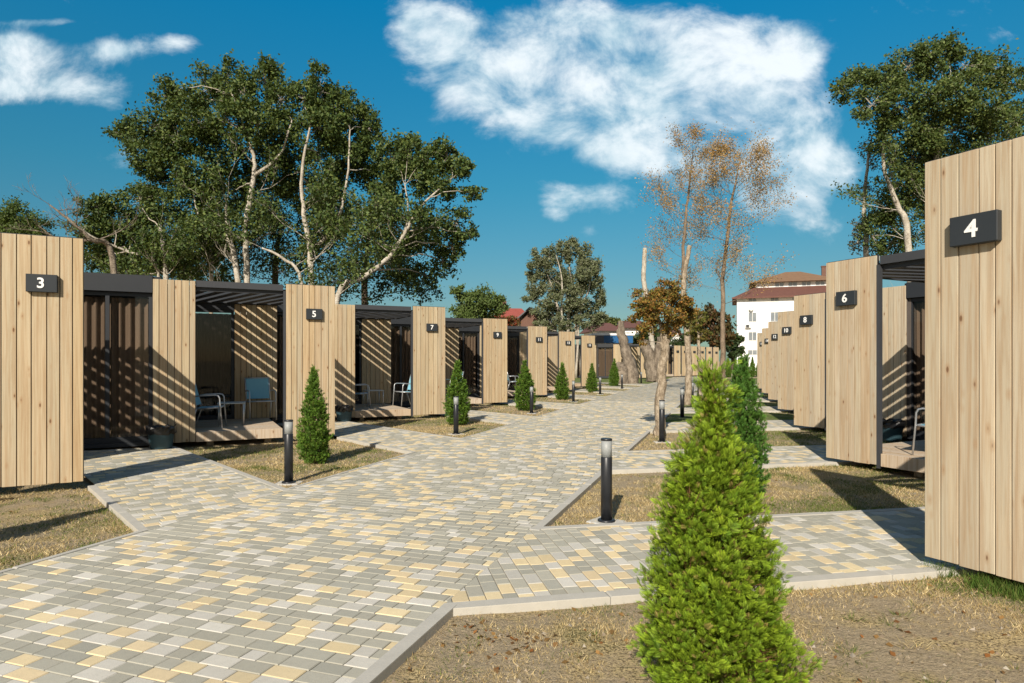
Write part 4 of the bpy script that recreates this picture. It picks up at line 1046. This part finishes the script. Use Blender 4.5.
# ------------------------------------------------------------------ distant buildings
def windowed(root, X0, Y, rows, name='window'):
    for (x, z, w, h, leaves) in rows:
        f = MB(); t = .07
        f.box(x-w/2, x+w/2, Y-.05, Y+.02, z-h/2, z-h/2+t); f.box(x-w/2, x+w/2, Y-.05, Y+.02, z+h/2-t, z+h/2)
        f.box(x-w/2, x-w/2+t, Y-.05, Y+.02, z-h/2+t, z+h/2-t); f.box(x+w/2-t, x+w/2, Y-.05, Y+.02, z-h/2+t, z+h/2-t)
        for i in range(1, leaves): c = x-w/2+w*i/leaves; f.box(c-.04, c+.04, Y-.05, Y+.02, z-h/2+t, z+h/2-t)
        wo = f.build(name, 'ac_white', root); p = MB(); p.box(x-w/2+t, x+w/2-t, Y-.015, Y-.005, z-h/2+t, z+h/2-t); p.build('pane', 'window_glass', wo)
def hotel():
    dd = 98; x0, _ = at(737, dd); s = dd/F
    root = thing('hotel_building', 'white four storey hotel with red brown tiled roofs behind the right cabins', 'hotel', (x0, dd, 0), R(-19))
    Wd = 16.0; Dp = 13
    Z = lambda py: zz(py, dd)
    w = MB(); w.box(0, Wd, 0, Dp, -.3, Z(298)); w.box(2.9, Wd-2.2, 3.2, Dp-2, Z(298), Z(281.5)); w.build('wall', 'white_plaster', root)
    r1 = MB(); r1.hip(-.7, Wd+.7, -.7, Dp+.7, Z(298), Z(286.5), 3.2, 3.6); r1.box(-.75, Wd+.75, -.75, -.6, Z(298)-.18, Z(298)+.06); r1.build('roof', 'brown_tile', root)
    r2 = MB(); r2.hip(1.9, Wd-1.2, 2.3, Dp-1, Z(281.5), Z(268.5), 5.4, 4.4)
    ro = r2.build('roof', 'tan_tile', root)
    c = MB(); c.box(12.3, 12.9, 4.6, 5.2, Z(281), Z(266.5)); c.box(12.22, 12.98, 4.52, 5.28, Z(266.5), Z(266.5)+.15); c.build('chimney', 'dark_brick', ro)
    rows = []
    for px in (751.5, 772, 791.5):
        x = (px-737)*s
        rows += [(x, Z(300.5), 1.15, .62, 2), (x, Z(317.5), 1.2, 1.45, 2), (x, Z(336.5), 1.2, 1.35, 2), (x, Z(352.5), 1.35, .8, 2)]
    windowed(root, 0, 0, rows)
    windowed(root, 0, 3.2, [(3+(i*1.9)+3.2, Z(284), 1.3, .7, 2) for i in range(4)])
    for px, py in ((747.5, 326.5), (759, 335)):
        a = MB(); x = (px-737)*s; a.box(x-.4, x+.4, -.42, -.06, Z(py)-.28, Z(py)+.28, bev=.03); a.lathe
        ao = a.build('air_conditioner', 'ac_white', root); b = MB(); b.box(x-.32, x+.12, -.435, -.422, Z(py)-.22, Z(py)+.22); b.build('grille', 'ac_dark', ao)
    d_ = MB(); x = (750-737)*s; d_.lathe([(.02, 0), (.2, .03), (.36, .12), (.37, .13), (.2, .045), (.02, .015)], 14); do = d_.build('satellite_dish', 'ac_white', root, True)
    do.location = (x, -.25, Z(309.5)); do.rotation_euler = (R(70), 0, R(20))
hotel()
def house(px0, px1, dd, ptop, peave, label, wall, roof, rz=0, gable=False, chim=None):
    x0, _ = at(px0, dd); Wd = (px1-px0)/F*dd; Dp = 8
    root = thing('house', label, 'house', (x0, dd, 0), rz); ze, zt = zz(peave, dd), zz(ptop, dd)
    w = MB(); w.box(0, Wd, 0, Dp, -.2, ze); wo = w.build('wall', wall, root)
    if gable:      # ridge runs in depth: gable faces the viewer
        g_ = MB(); g_.poly([(0, 0, ze), (Wd, 0, ze), (Wd/2, 0, zt)]); g_.build('gable', wall, root)
        g_ = MB(); g_.poly([(Wd, Dp, ze), (0, Dp, ze), (Wd/2, Dp, zt)]); g_.build('gable', wall, root)
        r_ = MB()
        for s_ in (-1, 1):
            e = Wd/2+s_*(Wd/2+.5); m_ = Wd/2
            P = [(m_, -.5), (e, -.5), (e, Dp+.5), (m_, Dp+.5)]
            zl = [zt+.08, ze-.1, ze-.1, zt+.08]
            b = len(r_.v); r_.v += [(p[0], p[1], z+.02) for p, z in zip(P, zl)]+[(p[0], p[1], z+.16) for p, z in zip(P, zl)]
            fs = [(b, b+1, b+2, b+3), (b+4, b+5, b+6, b+7), (b, b+1, b+5, b+4), (b+1, b+2, b+6, b+5), (b+2, b+3, b+7, b+6), (b+3, b, b+4, b+7)]
            r_.f += fs; r_.t += [(.5,)*3]*6; r_.mi += [0]*6
    else:
        r_ = MB(); r_.hip(-.6, Wd+.6, -.6, Dp+.6, ze, zt, min(Wd*.28, 3), 4.4)
    ro = r_.build('roof', roof, root)
    if chim: c = MB(); x = (chim-px0)/F*dd; c.box(x-.35, x+.35, 3, 3.7, ze+.3, zt+.7); c.build('chimney', 'dark_brick', ro)
    windowed(root, 0, 0, [(Wd*.28, ze-1.1, 1.0, 1.1, 2), (Wd*.72, ze-1.1, 1.0, 1.1, 2)])
    return root
house(503, 529, 62, 305, 322, 'red roofed house with a chimney above the number 9 screen', 'cream_plaster', 'red_tile', R(8), False, 507)
house(521, 541, 60, 310, 321, 'dark gabled house wing right beside the red roofed house', 'dark_brick', 'grey_panel', R(-15), True)
house(597, 619, 78, 321, 331, 'white house with a brown tiled roof behind the number 15 screen', 'white_plaster', 'brown_tile', R(5))
house(620, 646, 84, 319, 328, 'house with a red brown roof behind the leaning dead trunk', 'white_plaster', 'brown_tile', R(-5))
house(668, 686, 88, 330, 342, 'small white house with a dark roof seen between two trunks', 'white_plaster', 'dark_brick', R(20), True)
def pavilion():
    dd = 66; x0, _ = at(596, dd); s = dd/F
    root = thing('pavilion', 'low pavilion with a blue fascia behind the far screens', 'pavilion', (x0, dd, 0), 0)
    Z = lambda py: zz(py, dd); w = MB(); w.box(0, 36*s, 0, 6, -.2, Z(343)); w.build('wall', 'white_plaster', root)
    a = MB(); a.box(7.6*s, 36.5*s, -.25, 6.1, Z(343), Z(335.5)); a.build('fascia', 'blue_panel', root)
    b = MB(); b.box(-.3, 7.5*s, -.25, 6.1, Z(343), Z(335.5)); b.build('grey_fascia', 'grey_panel', root)
    c = MB(); c.box(-.4, 37*s, -.3, 6.2, Z(335.4), Z(333.5)); c.build('roof', 'white_plaster', root)
pavilion()

# ------------------------------------------------------------------ lawns, grass, fallen leaves
def sheet(name, P, mat, z):
    mb = MB(); Q = [pq(a, b, z) for a, b in P]
    ar = sum(Q[i][0]*Q[(i+1) % len(Q)][1]-Q[(i+1) % len(Q)][0]*Q[i][1] for i in range(len(Q)))
    mb.poly(Q if ar > 0 else Q[::-1]); tag(mb.build(name, mat), kind='structure')
sheet('lawn', [(-5.0, 43.2), (-5.0, 75), (-13, 75), (-13, 43.2)], 'ground_green', -.028)
for k in range(2, 7):
    q = RQ0+STEP*k+BW; f = 5.4; e = 3.0
    sheet('lawn', [(PR+.1, q+.15), (PR+.1, q+STEP-BW-.1), (PR+.1+.866*e, q+STEP-BW-.1+.5*e), (PR+.1+.866*f, q+.15+.5*f)], 'ground_green', -.026)
sheet('lawn', [(-1.5, 45), (-1.5, 58), (4, 63), (30, 80), (30, 45)], 'ground_green', -.027)

STRAW = np.array([(.66, .52, .27), (.52, .38, .17), (.28, .19, .08), (.78, .64, .37)])
GRN = np.array([(.12, .17, .035), (.18, .21, .05), (.10, .14, .03)])
def paved(p, q):
    b = (p > PL-.055) & (p < PR+.085)
    for k in range(-1, 9):
        ql = LQ0+STEP*k; t = (PL-p)/.866
        b |= (p <= PL) & (q-.5*t > ql-.085) & (q-.5*t < ql+BW+.085)
        qr = RQ0+STEP*k; t = (p-PR)/.866
        b |= (p >= PR) & (q-.5*t > qr-.10) & (q-.5*t < qr+BW+.085)
    return b
def incabin(p, q):
    b = np.zeros(len(p), bool)
    fl = LC[1]-LC[0]; 
    for k in range(-1, 8):
        # depth behind each facade
        u = ((LC[0]-p)+(LC[1]+STEP*k-q))*.7071; dd = ((q-(LC[1]+STEP*k))-(p-LC[0]))*.7071
        b |= (u > .9) & (u < 4.2) & (dd > -.02) & (dd < 6)
        u = ((p-RC[0])-(q-(RC[1]+(STEP-.05)*k)))*.7071; dd = ((p-RC[0])+(q-(RC[1]+(STEP-.05)*k)))*.7071
        b |= (u > .9) & (u < 4.2) & (dd > -.02) & (dd < 6)
    return b
def wpq(x, y): return x*cR-y*sR, x*sR+y*cR
def grass():
    Vs, Ts = [], []
    def scatter(n_, x0, x1, y0, y1, hmin, hmax, wd, thr, gthr, clump=1.0):
        x = rng.uniform(x0, x1, n_); y = rng.uniform(y0, y1, n_)
        vis = (np.abs(x) < y*.85+.6)
        x, y = x[vis], y[vis]
        p, q = wpq(x, y); ok = ~paved(p, q) & ~incabin(p, q); x, y, p, q = x[ok], y[ok], p[ok], q[ok]
        d1 = np.array([mnoise.noise((a*1.1, b*1.1, 7))+.7*mnoise.noise((a*4.5, b*4.5, 9)) for a, b in zip(x, y)])
        g1 = np.array([mnoise.noise((a*.7, b*.7, 21))+.6*mnoise.noise((a*3.1, b*3.1, 23)) for a, b in zip(x, y)])
        green_bias = np.clip((q-8.5)/10, 0, .7)*(p > 0)+np.clip((q-16)/30, 0, .25)
        ok = d1+rng.normal(0, .25, len(x)) > thr
        x, y, g1, gb, d1 = x[ok], y[ok], g1[ok], green_bias[ok], d1[ok]
        z = np.array([gheight(a, b) for a, b in zip(x, y)])-.004
        m = len(x); h = rng.uniform(hmin, hmax, m)*(1+.5*np.clip(d1, -.5, 1)); a = rng.random(m)*6.283
        ln = rng.uniform(.2, 1.3, m); la = rng.random(m)*6.283
        B = np.stack([x, y, z], 1); W = np.stack([np.cos(a), np.sin(a), np.zeros(m)], 1)*wd*rng.uniform(.6, 1.5, m)[:, None]
        tip = B+np.stack([np.cos(la)*ln*h, np.sin(la)*ln*h, h*rng.uniform(.45, 1, m)], 1)
        Vs.append(np.stack([B-W, B+W, tip], 1).reshape(-1, 3))
        isg = (g1+rng.normal(0, .22, m)+gb*1.6) > gthr
        c = np.where(isg[:, None], palette(m, GRN, .3), palette(m, STRAW, .3)); Ts.append(c)
    scatter(210000, -1.2, 5.5, 2.2, 5.8, .010, .032, .0020, .05, .30)      # bare soil near the camera
    scatter(330000, -7.5, 7.5, 4.2, 9.5, .014, .046, .0033, -.32, .24)
    scatter(230000, -9, 10, 9, 18, .02, .055, .0048, -.45, .16)
    scatter(90000, -9, 18, 18, 45, .03, .09, .008, -.5, .25)
    V = np.concatenate(Vs); Tn = np.concatenate(Ts)
    tag(link('dry_grass', np_mesh('dry_grass', V, 3, Tn, 'blade')), 'dry straw coloured grass with green patches on the lawns between the paths', 'grass', None, 'stuff')
    # green weeds at the foot of screen 4 and along edges
    Vs.clear(); Ts.clear()
    a4 = CAB['4'].matrix_basis
    n_ = 2600; u = rng.random(n_)**.8*1.0; off = rng.normal(.0, .05, n_); cl = np.array([mnoise.noise((b*6, 3, 1)) for b in u]); ok = cl > -.1; u, off = u[ok], off[ok]; m = len(u)
    P = np.array([list(a4 @ Vector((a, b, 0))) for a, b in zip(u, off)]); P[:, 2] = GZ-.005
    h = rng.uniform(.03, .13, m); a = rng.random(m)*6.283; W = np.stack([np.cos(a), np.sin(a), np.zeros(m)], 1)*.003
    tip = P+np.stack([rng.normal(0, .4, m)*h, rng.normal(0, .4, m)*h, h], 1)
    V = np.stack([P-W, P+W, tip], 1).reshape(-1, 3)
    tag(link('weeds', np_mesh('weeds', V, 3, palette(m, [(.06, .13, .02), (.10, .18, .03), (.14, .17, .04)], .3), 'blade')), 'green weeds sprouting along the foot of the number 4 screen', 'weeds', None, 'stuff')
    # clods and small stones
    n_ = 5200; x = np.concatenate([rng.uniform(-1, 5.2, 3000), rng.uniform(-6.5, 7, 2200)]); y = np.concatenate([rng.uniform(2.3, 5.6, 3000), rng.uniform(4, 11, 2200)])
    p, q = wpq(x, y); ok = ~paved(p, q) & ~incabin(p, q); x, y = x[ok], y[ok]; m = len(x)
    z = np.array([gheight(a, b) for a, b in zip(x, y)]); C = np.stack([x, y, z], 1); sz = (.004+.017*rng.random(m)**3)[:, None]
    A = [C+np.stack([np.cos(t_+k_)*sz[:, 0]*rng.uniform(.7, 1.3, m), np.sin(t_+k_)*sz[:, 0]*rng.uniform(.7, 1.3, m), np.full(m, -.003)], 1) for t_ in [rng.random(m)*6.28] for k_ in (0, 2.1, 4.2)]
    tp = C+np.stack([rng.normal(0, .3, m)*sz[:, 0], rng.normal(0, .3, m)*sz[:, 0], sz[:, 0]*rng.uniform(.5, 1.1, m)], 1)
    V = np.concatenate([np.stack([A[0], A[1], tp], 1), np.stack([A[1], A[2], tp], 1), np.stack([A[2], A[0], tp], 1)]).reshape(-1, 3)
    cc = palette(m, [(.30, .23, .16), (.40, .32, .23), (.20, .15, .10), (.45, .40, .33)], .25)
    tag(link('soil_clods', np_mesh('soil_clods', V, 3, np.concatenate([cc, cc, cc]), 'blade')), 'small clods and stones on the bare brown soil', 'soil clods', None, 'stuff')
    # low tufts of grass and weeds
    Vs, Ts = [], []; r = random.Random(77)
    for i in range(260):
        x, y = (r.uniform(-.8, 5.2), r.uniform(2.7, 5.4)) if i < 110 else (r.uniform(-6.5, 7.5), r.uniform(4.5, 13))
        p, q = wpq(np.array([x]), np.array([y]))
        if paved(p, q)[0] or incabin(p, q)[0]: continue
        m = r.randint(14, 46); sp = r.uniform(.012, .045); hh = r.uniform(.018, .05)
        B = np.stack([x+rng.normal(0, sp, m), y+rng.normal(0, sp, m), np.full(m, gheight(x, y)-.004)], 1); a = rng.random(m)*6.283
        W = np.stack([np.cos(a), np.sin(a), np.zeros(m)], 1)*.0024; dr = (B-np.array([x, y, 0]))*np.array([1, 1, 0])
        tip = B+dr*1.2+rng.normal(0, .4, (m, 3))*np.array([1, 1, 0])*hh*.6; tip[:, 2] = B[:, 2]+hh*rng.uniform(.4, 1.1, m)
        Vs.append(np.stack([B-W, B+W, tip], 1).reshape(-1, 3)); Ts.append(palette(m, [GRN, STRAW, np.concatenate([GRN, STRAW])][r.randint(0, 2)], .3))
    tag(link('grass_tufts', np_mesh('grass_tufts', np.concatenate(Vs), 3, np.concatenate(Ts), 'blade')), 'small low tufts of green and dry grass on the soil', 'grass', None, 'stuff')
    # dry fallen leaves
    n_ = 420; x = np.concatenate([rng.uniform(-.6, 4.5, 220), rng.normal(-.0, .25, 70), rng.uniform(-6, 5, 130)]); y = np.concatenate([rng.uniform(2.6, 5, 220), rng.normal(3.55, .12, 70), rng.uniform(4.5, 10, 130)])
    p, q = wpq(x, y); ok = ~paved(p, q) & ~incabin(p, q); x, y = x[ok], y[ok]; z = np.array([gheight(a, b) for a, b in zip(x, y)])+.006
    C = np.stack([x, y, z], 1); m = len(C)
    nr = unit(m)*.5+np.array([0, 0, 1.0]); nr /= np.linalg.norm(nr, axis=1)[:, None]; t = np.cross(nr, unit(m)); t /= np.linalg.norm(t, axis=1)[:, None]; b = np.cross(nr, t)
    s = rng.uniform(.010, .024, m)[:, None]
    V = np.stack([C-t*s, C+b*s*.7+nr*s*.2, C+t*s, C-b*s*.7+nr*s*.2], 1).reshape(-1, 3)
    tag(link('fallen_leaves', np_mesh('fallen_leaves', V, 4, palette(m, [(.30, .11, .03), (.24, .14, .05), (.36, .20, .07), (.16, .09, .04)], .3), 'blade')), 'dry orange brown fallen leaves scattered on the soil', 'fallen leaves', None, 'stuff')
grass()
